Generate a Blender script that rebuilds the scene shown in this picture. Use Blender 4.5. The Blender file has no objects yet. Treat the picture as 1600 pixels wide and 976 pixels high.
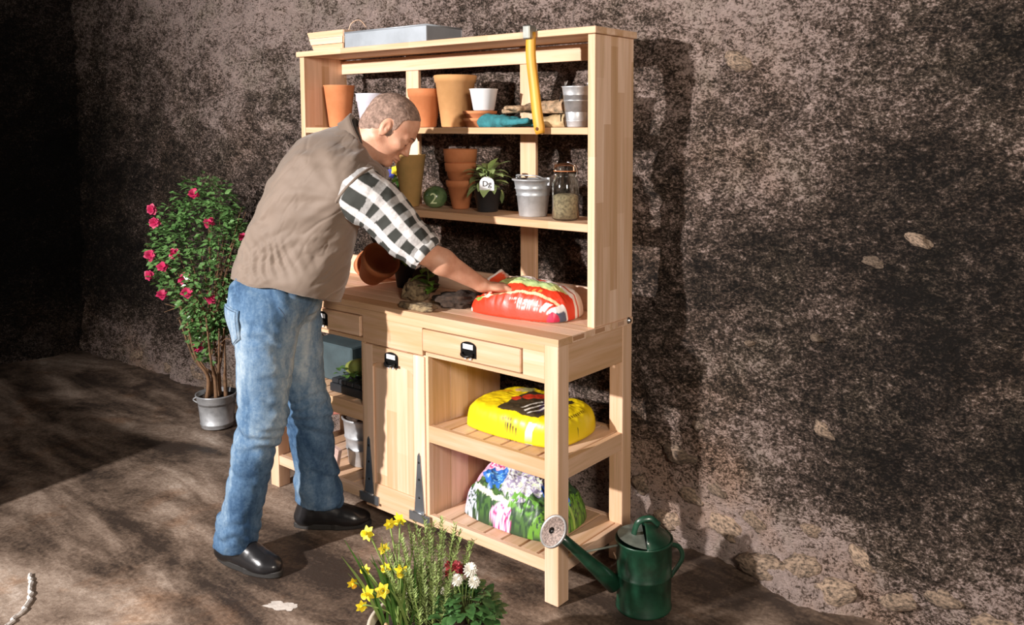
import bpy, bmesh, math, random
import numpy as np
from mathutils import Vector, Matrix
random.seed(7); RS = np.random.RandomState(7)
sc = bpy.context.scene
COL = sc.collection
# ------------------------------------------------------------------ camera
cam_d = bpy.data.cameras.new('camera'); cam = bpy.data.objects.new('camera', cam_d); COL.objects.link(cam)
cam_d.sensor_width = 36; cam_d.lens = 36 * 1350 / 1600
cam_d.shift_x = -70 / 1600; cam_d.shift_y = -182 / 1600
cam.location = (1.6743, -2.1581, 1.577)
cam.rotation_euler = (math.radians(90 - 4.5317), 0, math.radians(37.8935))
cam_d.clip_end = 60
sc.camera = cam
# ------------------------------------------------------------------ light
w = bpy.data.worlds.new('world'); sc.world = w; w.use_nodes = True
w.node_tree.nodes['Background'].inputs[0].default_value = (0.80, 0.86, 1.0, 1)
w.node_tree.nodes['Background'].inputs[1].default_value = 0.045
def aim(o, p): o.rotation_euler = (Vector(p) - o.location).to_track_quat('-Z', 'Y').to_euler()
def lamp(name, kind, loc, target, energy, color, **k):
    d = bpy.data.lights.new(name, kind); o = bpy.data.objects.new(name, d); COL.objects.link(o)
    o.location = loc; d.energy = energy; d.color = color
    for a, b in k.items(): setattr(d, a, b)
    aim(o, target); return o
lamp('key_spot', 'SPOT', (-1.62, -4.6, 2.35), (-0.75, 0.3, 1.35), 1950, (1.0, 0.945, 0.92), spot_size=math.radians(84), spot_blend=1.0, shadow_soft_size=0.07)
lamp('fill_softbox', 'AREA', (3.1, -2.6, 2.3), (0.0, 0.1, 0.8), 105, (1.0, 0.88, 0.76), shape='SQUARE', size=0.55)
lamp('left_rim_lamp', 'AREA', (-3.6, -3.0, 2.6), (-2.4, 0.4, 0.6), 4, (1.0, 0.95, 0.9), shape='SQUARE', size=0.5)
sc.view_settings.view_transform = 'Standard'; sc.view_settings.look = 'None'
sc.view_settings.exposure = 0.0; sc.view_settings.gamma = 1.0; sc.view_settings.use_curve_mapping = False

# ================================================================== helpers
def link(name, me, mat=None, parent=None):
    o = bpy.data.objects.new(name, me); COL.objects.link(o)
    if mat is not None: me.materials.append(mat)
    if parent is not None: o.parent = parent
    return o
def mesh(name, V, F, mat=None, parent=None, smooth=False, cols=None, uvs=None):
    me = bpy.data.meshes.new(name)
    V = np.asarray(V, dtype=np.float32)
    F = np.asarray(F) if not isinstance(F, list) else F
    me.from_pydata(V.tolist(), [], F.tolist() if isinstance(F, np.ndarray) else F)
    if smooth: me.polygons.foreach_set('use_smooth', [True] * len(me.polygons))
    if cols is not None:
        a = me.color_attributes.new('print', 'FLOAT_COLOR', 'POINT')
        c = np.ones((len(V), 4), np.float32); c[:, :3] = cols
        a.data.foreach_set('color', c.ravel())
    if uvs is not None:
        l = me.uv_layers.new(name='UVMap'); vi = np.zeros(len(me.loops), int); me.loops.foreach_get('vertex_index', vi)
        l.data.foreach_set('uv', np.asarray(uvs, np.float32)[vi].ravel())
    me.update()
    return link(name, me, mat, parent)
def tag(o, label, cat, group=None):
    o['label'] = label; o['category'] = cat
    if group: o['group'] = group
    return o
def thing(name, label, cat, loc=(0, 0, 0), rotz=0, group=None):
    o = bpy.data.objects.new(name, None); COL.objects.link(o); o.location = loc; o.rotation_euler = (0, 0, rotz)
    o.empty_display_size = 0.05
    return tag(o, label, cat, group)
def copy_tree(o, parent=None):
    c = o.copy(); COL.objects.link(c); c.parent = parent
    for ch in [x for x in COL.objects if x.parent == o]: copy_tree(ch, c)
    return c
def box(name, lo, hi, mat, parent=None, bev=0.0015, rot=None, piv=None):
    bm = bmesh.new(); bmesh.ops.create_cube(bm, size=1)
    lo = Vector(lo); hi = Vector(hi); c = (lo + hi) / 2; s = hi - lo
    for v in bm.verts: v.co = Vector((v.co.x * s.x + c.x, v.co.y * s.y + c.y, v.co.z * s.z + c.z))
    if bev: bmesh.ops.bevel(bm, geom=bm.edges[:], offset=bev, segments=1, affect='EDGES')
    if rot is not None: bmesh.ops.rotate(bm, verts=bm.verts[:], cent=Vector(piv) if piv is not None else c, matrix=rot)
    me = bpy.data.meshes.new(name); bm.to_mesh(me); bm.free()
    return link(name, me, mat, parent)
def grid_faces(nr, nc, closed=True, flip=False):
    F = []
    for i in range(nr - 1):
        for j in range(nc if closed else nc - 1):
            a = i * nc + j; b = i * nc + (j + 1) % nc; c = (i + 1) * nc + (j + 1) % nc; d = (i + 1) * nc + j
            F.append((a, b, c, d) if not flip else (d, c, b, a))
    return F
def lathe(name, prof, mat, parent=None, n=40, loc=(0, 0, 0), M=None, wob=0, cap=True, smooth=True, ell=(1, 1)):
    V = []
    for r, z in prof:
        for j in range(n):
            t = 2 * math.pi * j / n; V.append((r * math.cos(t) * ell[0], r * math.sin(t) * ell[1], z))
    V = np.array(V)
    if wob: V[:, :2] *= (1 + wob * noise3(V * 12.0 + loc[0] * 7 + 3)[:, None])
    F = grid_faces(len(prof), n)
    if cap:
        if prof[0][0] > 1e-4: F.append(tuple(range(n))[::-1])
        if prof[-1][0] > 1e-4: F.append(tuple((len(prof) - 1) * n + j for j in range(n)))
    if M is not None: V = V @ np.array(M.to_3x3()).T
    V = V + np.array(loc)
    return mesh(name, V, F, mat, parent, smooth)
def frames(P):
    P = np.asarray(P, float); T = np.gradient(P, axis=0); T /= np.linalg.norm(T, axis=1)[:, None] + 1e-12
    up = np.array([0, 0, 1.0]) if abs(T[0][2]) < .9 else np.array([1.0, 0, 0])
    N = []; n = up - T[0] * (up @ T[0]); n /= np.linalg.norm(n)
    for t in T:
        n = n - t * (n @ t); n /= np.linalg.norm(n) + 1e-12; N.append(n.copy())
    N = np.array(N); return T, N, np.cross(T, N)
def tube_vf(P, R, n=10, flat=1.0):
    P = np.asarray(P, float); R = np.broadcast_to(np.asarray(R, float), (len(P),)); T, N, B = frames(P)
    t = np.arange(n) * 2 * math.pi / n
    V = (P[:, None] + R[:, None, None] * (np.cos(t)[None, :, None] * N[:, None] + flat * np.sin(t)[None, :, None] * B[:, None])).reshape(-1, 3)
    F = grid_faces(len(P), n); F.append(tuple(range(n))[::-1]); F.append(tuple((len(P) - 1) * n + j for j in range(n)))
    return V, F
def tube(name, P, R, mat, parent=None, n=10, flat=1.0, smooth=True):
    V, F = tube_vf(P, R, n, flat); return mesh(name, V, F, mat, parent, smooth)
def merge(parts):
    V = []; F = []; k = 0
    for v, f in parts:
        V.append(np.asarray(v)); F += [tuple(i + k for i in q) for q in f]; k += len(v)
    return np.concatenate(V), F
def spline(P, n):
    P = np.asarray(P, float); m = len(P); out = []
    Q = np.vstack([2 * P[0] - P[1], P, 2 * P[-1] - P[-2]])
    for s in np.linspace(0, m - 1, n):
        i = min(int(s), m - 2); t = s - i; p0, p1, p2, p3 = Q[i], Q[i + 1], Q[i + 2], Q[i + 3]
        out.append(.5 * ((2 * p1) + (-p0 + p2) * t + (2 * p0 - 5 * p1 + 4 * p2 - p3) * t * t + (-p0 + 3 * p1 - 3 * p2 + p3) * t ** 3))
    return np.array(out)
# ---- value noise
_perm = RS.rand(4096).astype(np.float32) * 2 - 1
def _h(i, j, k): return _perm[(i * 73 + j * 1931 + k * 977 + (i ^ (j * 31) ^ (k * 57)) * 7) & 4095]
def noise3(P):
    P = np.asarray(P, float); I = np.floor(P).astype(np.int64); f = P - I; f = f * f * (3 - 2 * f); r = 0
    for a in (0, 1):
        for b in (0, 1):
            for c in (0, 1):
                wgt = (f[:, 0] if a else 1 - f[:, 0]) * (f[:, 1] if b else 1 - f[:, 1]) * (f[:, 2] if c else 1 - f[:, 2])
                r = r + wgt * _h(I[:, 0] + a, I[:, 1] + b, I[:, 2] + c)
    return r
def fbm(P, o=4, g=.5):
    r = 0; a = 1.0; P = np.asarray(P, float)
    for k in range(o): r = r + a * noise3(P + 17.3 * k); P = P * 2.03; a *= g
    return r
# ---- sparse surface nets for signed distance functions
def sdf_mesh(fn, lo, hi, h, B=8, slack=1.5):
    lo = np.array(lo, float); hi = np.array(hi, float); n = np.ceil((hi - lo) / (h * B)).astype(int)
    g = np.stack(np.meshgrid(*[np.arange(k) for k in n], indexing='ij'), -1).reshape(-1, 3)
    d = fn(lo + (g + .5) * h * B); g = g[np.abs(d) < h * B * .87 * slack]
    c = np.arange(B + 1); cc = np.stack(np.meshgrid(c, c, c, indexing='ij'), -1).reshape(-1, 3)
    G = (g[:, None] * B + cc[None]).reshape(-1, 3); D = np.empty(len(G))
    for s in range(0, len(G), 400000): D[s:s + 400000] = fn(lo + G[s:s + 400000] * h)
    D = D.reshape(len(g), B + 1, B + 1, B + 1)
    dims = n * B + 2
    def key(q): return (q[..., 0] * dims[1] + q[..., 1]) * dims[2] + q[..., 2]
    S = D < 0
    cs = [(a, b, e) for a in (0, 1) for b in (0, 1) for e in (0, 1)]
    corner = lambda A, a: A[:, a[0]:B + a[0], a[1]:B + a[1], a[2]:B + a[2]]
    cnt = sum(corner(S, a).astype(int) for a in cs); act = (cnt > 0) & (cnt < 8)
    acc = np.zeros(act.shape + (3,)); num = np.zeros(act.shape)
    for ax in range(3):
        for a in cs:
            if a[ax]: continue
            b = list(a); b[ax] = 1; d0 = corner(D, a); d1 = corner(D, b); m = (d0 < 0) != (d1 < 0)
            t = np.where(m, d0 / np.where(m, d0 - d1, 1), 0); p = np.zeros(act.shape + (3,)); p[...] = a; p[..., ax] = t
            acc += p * m[..., None]; num += m
    bi, i, j, k = np.nonzero(act); base = g[bi] * B + np.stack([i, j, k], -1)
    V = lo + (base + acc[bi, i, j, k] / num[bi, i, j, k][:, None]) * h
    K = key(base); order = np.argsort(K); Ks = K[order]
    def look(q):
        kk = key(q); p = np.searchsorted(Ks, kk); p = np.clip(p, 0, len(Ks) - 1); ok = Ks[p] == kk; return order[p], ok
    Fs = []
    for ax in range(3):
        u, v = [(1, 2), (2, 0), (0, 1)][ax]; b = [0, 0, 0]; b[ax] = 1
        s0 = corner(S, (0, 0, 0)); s1 = corner(S, b); bi, i, j, k = np.nonzero(s0 != s1); q = g[bi] * B + np.stack([i, j, k], -1)
        eu = np.zeros(3, int); eu[u] = 1; ev = np.zeros(3, int); ev[v] = 1
        ids = []; ok = np.ones(len(q), bool)
        for off in (0 * eu, -eu, -eu - ev, -ev):
            a, o = look(q + off); ids.append(a); ok &= o
        f = np.stack(ids, -1)[ok]; fl = s0[bi, i, j, k][ok]
        f[~fl] = f[~fl][:, ::-1]; Fs.append(f)
    return V, np.concatenate(Fs)
def smin(a, b, k):
    h = np.clip(.5 + .5 * (b - a) / k, 0, 1); return b * (1 - h) + a * h - k * h * (1 - h)
def cap(P, a, b, ra, rb):
    a = np.array(a, float); b = np.array(b, float); ba = b - a; h = np.clip(((P - a) @ ba) / (ba @ ba), 0, 1)
    return np.linalg.norm(P - a - h[:, None] * ba, axis=1) - (ra + (rb - ra) * h)
def ell(P, c, r, M=None):
    q = P - np.array(c, float)
    if M is not None: q = q @ M
    r = np.array(r, float); k0 = np.linalg.norm(q / r, axis=1); k1 = np.linalg.norm(q / (r * r), axis=1) + 1e-9; return k0 * (k0 - 1) / k1
def rotm(x=0, y=0, z=0):
    return np.array((Matrix.Rotation(z, 3, 'Z') @ Matrix.Rotation(y, 3, 'Y') @ Matrix.Rotation(x, 3, 'X')))

# ================================================================== materials
def mat(name):
    m = bpy.data.materials.new(name); m.use_nodes = True; nt = m.node_tree; b = nt.nodes['Principled BSDF']
    return m, nt, b
def N(nt, t, **k):
    n = nt.nodes.new(t)
    for a, v in k.items():
        if a in ('operation', 'blend_type', 'data_type', 'noise_dimensions', 'feature', 'attribute_name', 'distance', 'wave_type', 'bands_direction', 'vector_type'): setattr(n, a, v)
    return n
def mth(nt, op, a, b=None, c=None, clamp=False):
    n = nt.nodes.new('ShaderNodeMath'); n.operation = op; n.use_clamp = clamp
    for i, x in enumerate((a, b, c)):
        if x is None: continue
        if isinstance(x, (int, float)): n.inputs[i].default_value = x
        else: nt.links.new(x, n.inputs[i])
    return n.outputs[0]
def ramp(nt, fac, stops, interp='LINEAR'):
    r = nt.nodes.new('ShaderNodeValToRGB'); e = r.color_ramp; e.interpolation = interp
    while len(e.elements) < len(stops): e.elements.new(0.5)
    for el, (p, c) in zip(e.elements, stops): el.position = p; el.color = tuple(c) + (1,) if len(c) == 3 else c
    nt.links.new(fac, r.inputs[0]); return r.outputs[0]
def mixc(nt, fac, a, b, mode='MIX'):
    n = nt.nodes.new('ShaderNodeMix'); n.data_type = 'RGBA'; n.blend_type = mode
    for i, x in ((0, fac), (6, a), (7, b)):
        if isinstance(x, (int, float)): n.inputs[i].default_value = x
        elif isinstance(x, tuple): n.inputs[i].default_value = x + (1,) if len(x) == 3 else x
        else: nt.links.new(x, n.inputs[i])
    return n.outputs[2]
def noise(nt, vec, scale, detail=4, rough=.55, dist=0):
    n = nt.nodes.new('ShaderNodeTexNoise'); n.inputs['Scale'].default_value = scale; n.inputs['Detail'].default_value = detail
    n.inputs['Roughness'].default_value = rough; n.inputs['Distortion'].default_value = dist
    if vec is not None: nt.links.new(vec, n.inputs['Vector'])
    return n.outputs[0]
def coord(nt, kind='Object', scale=None, loc=None):
    t = nt.nodes.new('ShaderNodeTexCoord').outputs[kind]
    if scale is None and loc is None: return t
    m = nt.nodes.new('ShaderNodeMapping'); nt.links.new(t, m.inputs[0])
    if scale: m.inputs['Scale'].default_value = scale
    if loc: m.inputs['Location'].default_value = loc
    return m.outputs[0]
def bump(nt, b, h, strength=.4, dist=.01):
    n = nt.nodes.new('ShaderNodeBump'); n.inputs['Strength'].default_value = strength; n.inputs['Distance'].default_value = dist
    nt.links.new(h, n.inputs['Height']); nt.links.new(n.outputs[0], b.inputs['Normal'])
def plain(name, col, rough=.6, metal=0, var=.15, scale=12, bmp=.1, bscale=60, col2=None, spec=None, stretch=None, rand=0, sub=0, coat=0):
    m, nt, b = mat(name); c = coord(nt, 'Object', stretch); n = noise(nt, c, scale, 5)
    c2 = col2 or tuple(x * (1 - var * 2) for x in col)
    out = ramp(nt, n, [(.32, c2), (.62, col)])
    if rand:
        oi = nt.nodes.new('ShaderNodeObjectInfo'); hs = nt.nodes.new('ShaderNodeHueSaturation')
        nt.links.new(out, hs.inputs['Color']); nt.links.new(mth(nt, 'MULTIPLY_ADD', oi.outputs['Random'], rand, 1 - rand / 2), hs.inputs['Value']); out = hs.outputs[0]
    nt.links.new(out, b.inputs['Base Color']); b.inputs['Roughness'].default_value = rough; b.inputs['Metallic'].default_value = metal
    if spec is not None: b.inputs['Specular IOR Level'].default_value = spec
    if coat: b.inputs['Coat Weight'].default_value = coat
    if bmp: bump(nt, b, noise(nt, c, bscale, 4), bmp, .004)
    return m
def printed(name, rough=.35, bmp=.25, spec=.5):
    m, nt, b = mat(name); a = nt.nodes.new('ShaderNodeAttribute'); a.attribute_name = 'print'
    nt.links.new(a.outputs['Color'], b.inputs['Base Color']); b.inputs['Roughness'].default_value = rough; b.inputs['Specular IOR Level'].default_value = spec
    if bmp: bump(nt, b, noise(nt, coord(nt), 45, 4), bmp, .004)
    return m
def wood(name, axis, tint=(1, 1, 1), lam=.045, lamax=None):
    """light acacia-like timber: grain along axis, glued lamellas across lamax"""
    m, nt, b = mat(name); oi = nt.nodes.new('ShaderNodeObjectInfo'); t = nt.nodes.new('ShaderNodeTexCoord').outputs['Object']
    off = nt.nodes.new('ShaderNodeVectorMath'); off.operation = 'SCALE'; off.inputs[0].default_value = (3.7, 5.1, 2.3); nt.links.new(oi.outputs['Random'], off.inputs['Scale'])
    ad = nt.nodes.new('ShaderNodeVectorMath'); ad.operation = 'ADD'; nt.links.new(t, ad.inputs[0]); nt.links.new(off.outputs[0], ad.inputs[1])
    s = [38, 38, 38]; s['XYZ'.index(axis)] = 1.6
    mp = nt.nodes.new('ShaderNodeMapping'); mp.inputs['Scale'].default_value = s; nt.links.new(ad.outputs[0], mp.inputs[0])
    g = noise(nt, mp.outputs[0], 1.0, 6, .6, .8)
    s2 = [9, 9, 9]; s2['XYZ'.index(axis)] = .8
    mp2 = nt.nodes.new('ShaderNodeMapping'); mp2.inputs['Scale'].default_value = s2; nt.links.new(ad.outputs[0], mp2.inputs[0])
    g2 = noise(nt, mp2.outputs[0], 1.0, 3, .5, 1.5)
    col = ramp(nt, g, [(.25, (.56 * tint[0], .37 * tint[1], .20 * tint[2])), (.5, (.73 * tint[0], .475 * tint[1], .315 * tint[2])), (.75, (.82 * tint[0], .59 * tint[1], .44 * tint[2]))])
    col = mixc(nt, mth(nt, 'MULTIPLY', ramp(nt, g2, [(.40, (0, 0, 0)), (.68, (1, 1, 1))]), .5), col, (.60 * tint[0], .36 * tint[1], .18 * tint[2]))
    if lamax:
        sp = nt.nodes.new('ShaderNodeSeparateXYZ'); nt.links.new(t, sp.inputs[0])
        a = sp.outputs['XYZ'.index(lamax)]; l = sp.outputs['XYZ'.index(axis)]
        ia = mth(nt, 'FLOOR', mth(nt, 'DIVIDE', a, lam)); il = mth(nt, 'FLOOR', mth(nt, 'ADD', mth(nt, 'DIVIDE', l, .42), mth(nt, 'MULTIPLY', ia, .37)))
        cv = nt.nodes.new('ShaderNodeCombineXYZ'); nt.links.new(ia, cv.inputs[0]); nt.links.new(il, cv.inputs[1])
        wn = nt.nodes.new('ShaderNodeTexWhiteNoise'); nt.links.new(cv.outputs[0], wn.inputs['Vector'])
        fac = wn.outputs['Value']
    else: fac = oi.outputs['Random']
    hs = nt.nodes.new('ShaderNodeHueSaturation'); nt.links.new(col, hs.inputs['Color'])
    nt.links.new(mth(nt, 'MULTIPLY_ADD', fac, .32, .84), hs.inputs['Value']); nt.links.new(mth(nt, 'MULTIPLY_ADD', fac, -.25, 1.12), hs.inputs['Saturation'])
    nt.links.new(hs.outputs[0], b.inputs['Base Color']); b.inputs['Roughness'].default_value = .55; b.inputs['Specular IOR Level'].default_value = .3
    bump(nt, b, g, .12, .002); return m
WX = wood('timber_along_x', 'X'); WZ = wood('timber_upright', 'Z'); WY = wood('timber_depthwise', 'Y')
WTOP = wood('timber_worktop', 'X', lamax='Y', lam=.05); WSIDE = wood('timber_side_panel', 'Z', lamax='Y', lam=.042)
WDOOR = wood('timber_door_panel', 'Z', lamax='X', lam=.06); WAPR = wood('timber_side_apron', 'Y')
TERRA = plain('terracotta', (.62, .235, .095), .8, var=.12, scale=9, bmp=.15, bscale=50, col2=(.50, .17, .06), rand=.25)
TERRA_P = plain('pale_terracotta', (.66, .36, .15), .85, var=.1, scale=7, bmp=.15, col2=(.52, .27, .10))
TERRA_T = plain('mossy_tan_terracotta', (.50, .29, .10), .85, scale=9, bmp=.2, col2=(.34, .22, .07))
def zincm(name, col=(.60, .62, .64), sc_=14, rough=.32):
    m, nt, b = mat(name); v = nt.nodes.new('ShaderNodeTexVoronoi'); nt.links.new(coord(nt), v.inputs['Vector']); v.inputs['Scale'].default_value = sc_ * 4
    n = noise(nt, coord(nt), sc_, 4)
    f = mth(nt, 'ADD', mth(nt, 'MULTIPLY', v.outputs['Color'], .12), mth(nt, 'MULTIPLY', n, .88))
    nt.links.new(ramp(nt, f, [(.3, tuple(x * .55 for x in col)), (.7, col)]), b.inputs['Base Color'])
    b.inputs['Metallic'].default_value = .5; nt.links.new(mth(nt, 'MULTIPLY_ADD', f, .3, rough - .06), b.inputs['Roughness']); bump(nt, b, n, .12, .003); return m
ZINC = zincm('galvanised_zinc'); STEEL = plain('bracket_steel', (.42, .45, .48), .35, .9, .2, 8, .05)
DARKM = plain('black_iron', (.02, .019, .018), .35, .7, .2, 20, .1)
CHROME = plain('worn_bright_metal', (.75, .74, .72), .25, 1, .1, 10, 0)
SOIL = plain('potting_soil', (.055, .032, .02), .95, var=.35, scale=60, bmp=1.0, bscale=90)
PLASTIC_W = plain('white_plastic', (.80, .80, .82), .4, var=.03, bmp=0)
PLASTIC_K = plain('black_plastic', (.022, .024, .028), .45, var=.1, bmp=0)
LEAF_G = plain('leaf_green', (.10, .23, .045), .5, var=.25, scale=30, bmp=.1, rand=.5)
LEAF_L = plain('sage_leaf_green', (.42, .56, .22), .6, var=.2, scale=30, bmp=.2, rand=.3)
LEAF_D = plain('dark_leaf_green', (.08, .19, .05), .45, var=.35, scale=25, bmp=.1, col2=(.02, .06, .018))
STEM = plain('green_stem', (.25, .36, .09), .6, var=.2)
BARK = plain('bark_brown', (.24, .13, .065), .85, var=.3, scale=30, bmp=.6)
YELLOW = plain('daffodil_yellow', (.90, .72, .03), .55, var=.05, rand=.15)
ORANGE = plain('daffodil_trumpet_orange', (.90, .50, .02), .55, var=.05)

# ================================================================== the setting
def rock_noise(X, Z, seed=0):
    P = np.stack([X, Z * 1.35, np.full_like(X, seed)], -1)
    wv = fbm(P * 1.3, 3); w2 = fbm(P * 4.1 + 5, 4); r = 1 - np.abs(fbm(P * 7 + 9, 4, .55))
    fine = fbm(P * 26, 3, .6)
    return .030 * wv + .026 * w2 - .020 * r + .0075 * fine
WALL_Y = .575
def wall_y(X, Z):
    d = rock_noise(X, Z); base = np.clip(1 - Z / .42, 0, 1) ** 1.5
    bul = np.clip(fbm(np.stack([X * 3.2, Z * 5, X * 0 + 4], -1), 3) * .5 + .55, 0, 1.2)
    right = np.clip((X + .6) / 1.0, .35, 1)
    return WALL_Y - d - base * bul * .10 * right
def wall_mat(name, dark=1.0):
    m, nt, b = mat(name); t = nt.nodes.new('ShaderNodeTexCoord').outputs['Object']
    sp = nt.nodes.new('ShaderNodeSeparateXYZ'); nt.links.new(t, sp.inputs[0])
    st = nt.nodes.new('ShaderNodeMapping'); st.inputs['Scale'].default_value = (1, 1, 1.45); nt.links.new(t, st.inputs[0])
    fine = noise(nt, st.outputs[0], 34, 8, .70, 0); mid = noise(nt, st.outputs[0], 6, 8, .72, .25); big = noise(nt, st.outputs[0], 1.6, 5, .66, .6)
    grit = noise(nt, st.outputs[0], 95, 4, .75, 0)
    f = mth(nt, 'ADD', mth(nt, 'ADD', mth(nt, 'MULTIPLY', fine, .85), mth(nt, 'MULTIPLY', mid, .62)), mth(nt, 'MULTIPLY_ADD', grit, 1.25, -.625 + .14))
    # paler high up and in the rubble at the foot, darker towards the right
    x = sp.outputs[0]; z = sp.outputs[2]
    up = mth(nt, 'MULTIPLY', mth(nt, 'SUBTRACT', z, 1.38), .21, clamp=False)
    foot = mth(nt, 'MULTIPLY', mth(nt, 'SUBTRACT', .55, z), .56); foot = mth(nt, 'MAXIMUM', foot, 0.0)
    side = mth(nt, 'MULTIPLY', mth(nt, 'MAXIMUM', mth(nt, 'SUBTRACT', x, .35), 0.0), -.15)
    left_shade = mth(nt, 'MULTIPLY', mth(nt, 'MAXIMUM', mth(nt, 'SUBTRACT', -2.9, x), 0.0), -.11)  # shade over the far left of the wall, painted into its colour
    th = mth(nt, 'ADD', mth(nt, 'ADD', mth(nt, 'MULTIPLY', mth(nt, 'SUBTRACT', big, .5), .60), mth(nt, 'MAXIMUM', up, -.04)), mth(nt, 'ADD', foot, mth(nt, 'ADD', side, left_shade)))
    v = mth(nt, 'ADD', mth(nt, 'SUBTRACT', f, .343), th)
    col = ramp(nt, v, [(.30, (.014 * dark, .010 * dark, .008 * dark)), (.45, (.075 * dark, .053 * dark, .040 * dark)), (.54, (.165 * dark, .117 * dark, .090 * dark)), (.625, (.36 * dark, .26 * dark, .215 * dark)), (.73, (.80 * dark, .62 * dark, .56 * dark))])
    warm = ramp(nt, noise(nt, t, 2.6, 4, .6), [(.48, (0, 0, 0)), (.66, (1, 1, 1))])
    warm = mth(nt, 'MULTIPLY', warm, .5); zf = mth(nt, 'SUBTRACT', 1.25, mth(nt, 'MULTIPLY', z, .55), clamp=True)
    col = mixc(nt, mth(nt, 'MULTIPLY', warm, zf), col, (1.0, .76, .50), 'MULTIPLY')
    gry = ramp(nt, noise(nt, t, 4.3, 5, .65), [(.50, (0, 0, 0)), (.68, (1, 1, 1))]); col = mixc(nt, mth(nt, 'MULTIPLY', gry, .5), col, (.78, .86, .74), 'MULTIPLY')
    nt.links.new(col, b.inputs['Base Color']); b.inputs['Roughness'].default_value = .9; b.inputs['Specular IOR Level'].default_value = .25
    bump(nt, b, v, 1.0, .05); return m
WALLM = wall_mat('rubble_wall_left_shaded'); WALLL = wall_mat('shade_darkened_wall', .30)  # second copy is darkened all over: the left wall's shade is in the colour
x0, x1, zt_ = -4.78, 3.2, 3.1
nx, nz = 950, 420
gx = np.linspace(x0, x1, nx); gz = np.linspace(-.05, zt_, nz); GX, GZ = np.meshgrid(gx, gz)
fx, fz = GX.ravel(), GZ.ravel(); fy = wall_y(fx, fz)
i = np.arange(nz - 1)[:, None] * nx + np.arange(nx - 1)[None]; i = i.ravel()
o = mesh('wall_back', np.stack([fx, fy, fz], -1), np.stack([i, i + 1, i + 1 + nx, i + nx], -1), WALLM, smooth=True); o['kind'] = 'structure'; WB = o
ny, nz = 240, 160
gy = np.linspace(-3.6, .7, ny); gz = np.linspace(-.05, zt_, nz); GY, GZ = np.meshgrid(gy, gz); fy_, fz = GY.ravel(), GZ.ravel()
fx = -4.72 + rock_noise(fy_ + 11, fz, 3) * 1.2
i = (np.arange(nz - 1)[:, None] * ny + np.arange(ny - 1)[None]).ravel()
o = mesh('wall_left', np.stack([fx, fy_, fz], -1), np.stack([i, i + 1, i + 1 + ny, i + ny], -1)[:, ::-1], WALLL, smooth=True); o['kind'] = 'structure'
# loose stones standing proud of the mortar
STONE = plain('beige_field_stone', (.38, .27, .19), .9, var=.3, scale=5, bmp=1.0, bscale=22, col2=(.03, .022, .016), rand=.7)
def stone_mesh(seed):
    bm = bmesh.new(); bmesh.ops.create_icosphere(bm, subdivisions=3, radius=1)
    V = np.array([v.co[:] for v in bm.verts]); F = [tuple(v.index for v in f.verts) for f in bm.faces]; bm.free()
    V *= (1 + .26 * fbm(V * 1.5 + seed * 3.1, 4, .6))[:, None]; return V, F
STN = []
for k in range(5):
    V, F = stone_mesh(k); me = bpy.data.meshes.new('stone'); me.from_pydata(V.tolist(), [], F); me.materials.append(STONE)
    me.polygons.foreach_set('use_smooth', [True] * len(me.polygons)); STN.append(me)
stones = [(.115, .36, .10, .045), (.16, .22, .085, .05), (.30, .13, .10, .06), (.46, .055, .11, .06), (.60, .09, .09, .055), (.72, .05, .10, .06), (.26, .27, .07, .04), (.42, .19, .07, .04),
          (.62, .22, .06, .035), (.80, .18, .07, .04), (.90, .08, .09, .05), (1.05, .14, .08, .045), (1.2, .10, .1, .06), (.06, .10, .08, .05), (-.05, .20, .07, .05),
          (.33, 1.80, .075, .038), (.93, 1.23, .06, .028), (.80, 1.15, .05, .025), (.39, .83, .022, .016), (.20, .50, .04, .03), (.66, .58, .06, .03), (.62, .88, .03, .02),
          (-3.0, .06, .10, .05), (-2.75, .05, .08, .045), (-3.3, .07, .09, .05), (-3.6, .05, .10, .05), (-2.2, .07, .09, .05), (-4.0, .07, .09, .05)]
for k, (X, Z, a, c) in enumerate(stones):
    o = bpy.data.objects.new('stone', STN[k % 5]); COL.objects.link(o); o.parent = WB
    o.location = (X, float(wall_y(np.array([X]), np.array([Z]))[0]) + .018, Z); o.scale = (a * .8, .040, c * .8); o.rotation_euler = (0, RS.uniform(-.5, .5), 0)
# floor
def floor_mat():
    m, nt, b = mat('worn_concrete_floor'); t = coord(nt)
    st = nt.nodes.new('ShaderNodeMapping'); st.inputs['Rotation'].default_value = (0, 0, math.radians(-25)); st.inputs['Scale'].default_value = (.55, 1.6, 1); nt.links.new(t, st.inputs[0])
    big = noise(nt, st.outputs[0], 2.2, 6, .62, .6); mid = noise(nt, t, 9, 7, .68, .3); fine = noise(nt, t, 70, 5, .65)
    v = mth(nt, 'ADD', mth(nt, 'ADD', mth(nt, 'MULTIPLY_ADD', big, .85, -.045), mth(nt, 'MULTIPLY', mid, .20)), mth(nt, 'MULTIPLY_ADD', fine, .24, -.12))
    col = ramp(nt, v, [(.39, (.045, .030, .022)), (.46, (.125, .085, .060)), (.53, (.23, .165, .122)), (.61, (.38, .29, .225)), (.70, (.60, .50, .42))])
    rust = ramp(nt, noise(nt, t, 3.1, 5, .65, .5), [(.56, (0, 0, 0)), (.72, (1, 1, 1))])
    col = mixc(nt, mth(nt, 'MULTIPLY', rust, .55), col, (.95, .62, .35), 'MULTIPLY')
    nt.links.new(col, b.inputs['Base Color']); b.inputs['Roughness'].default_value = .62
    nt.links.new(mth(nt, 'MULTIPLY_ADD', big, .5, .38), b.inputs['Roughness']); bump(nt, b, v, .55, .02); return m
nx, ny = 260, 200
gx = np.linspace(-4.9, 3.4, nx); gy = np.linspace(-4.0, .8, ny); GX, GY = np.meshgrid(gx, gy); fx, fy = GX.ravel(), GY.ravel()
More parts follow.
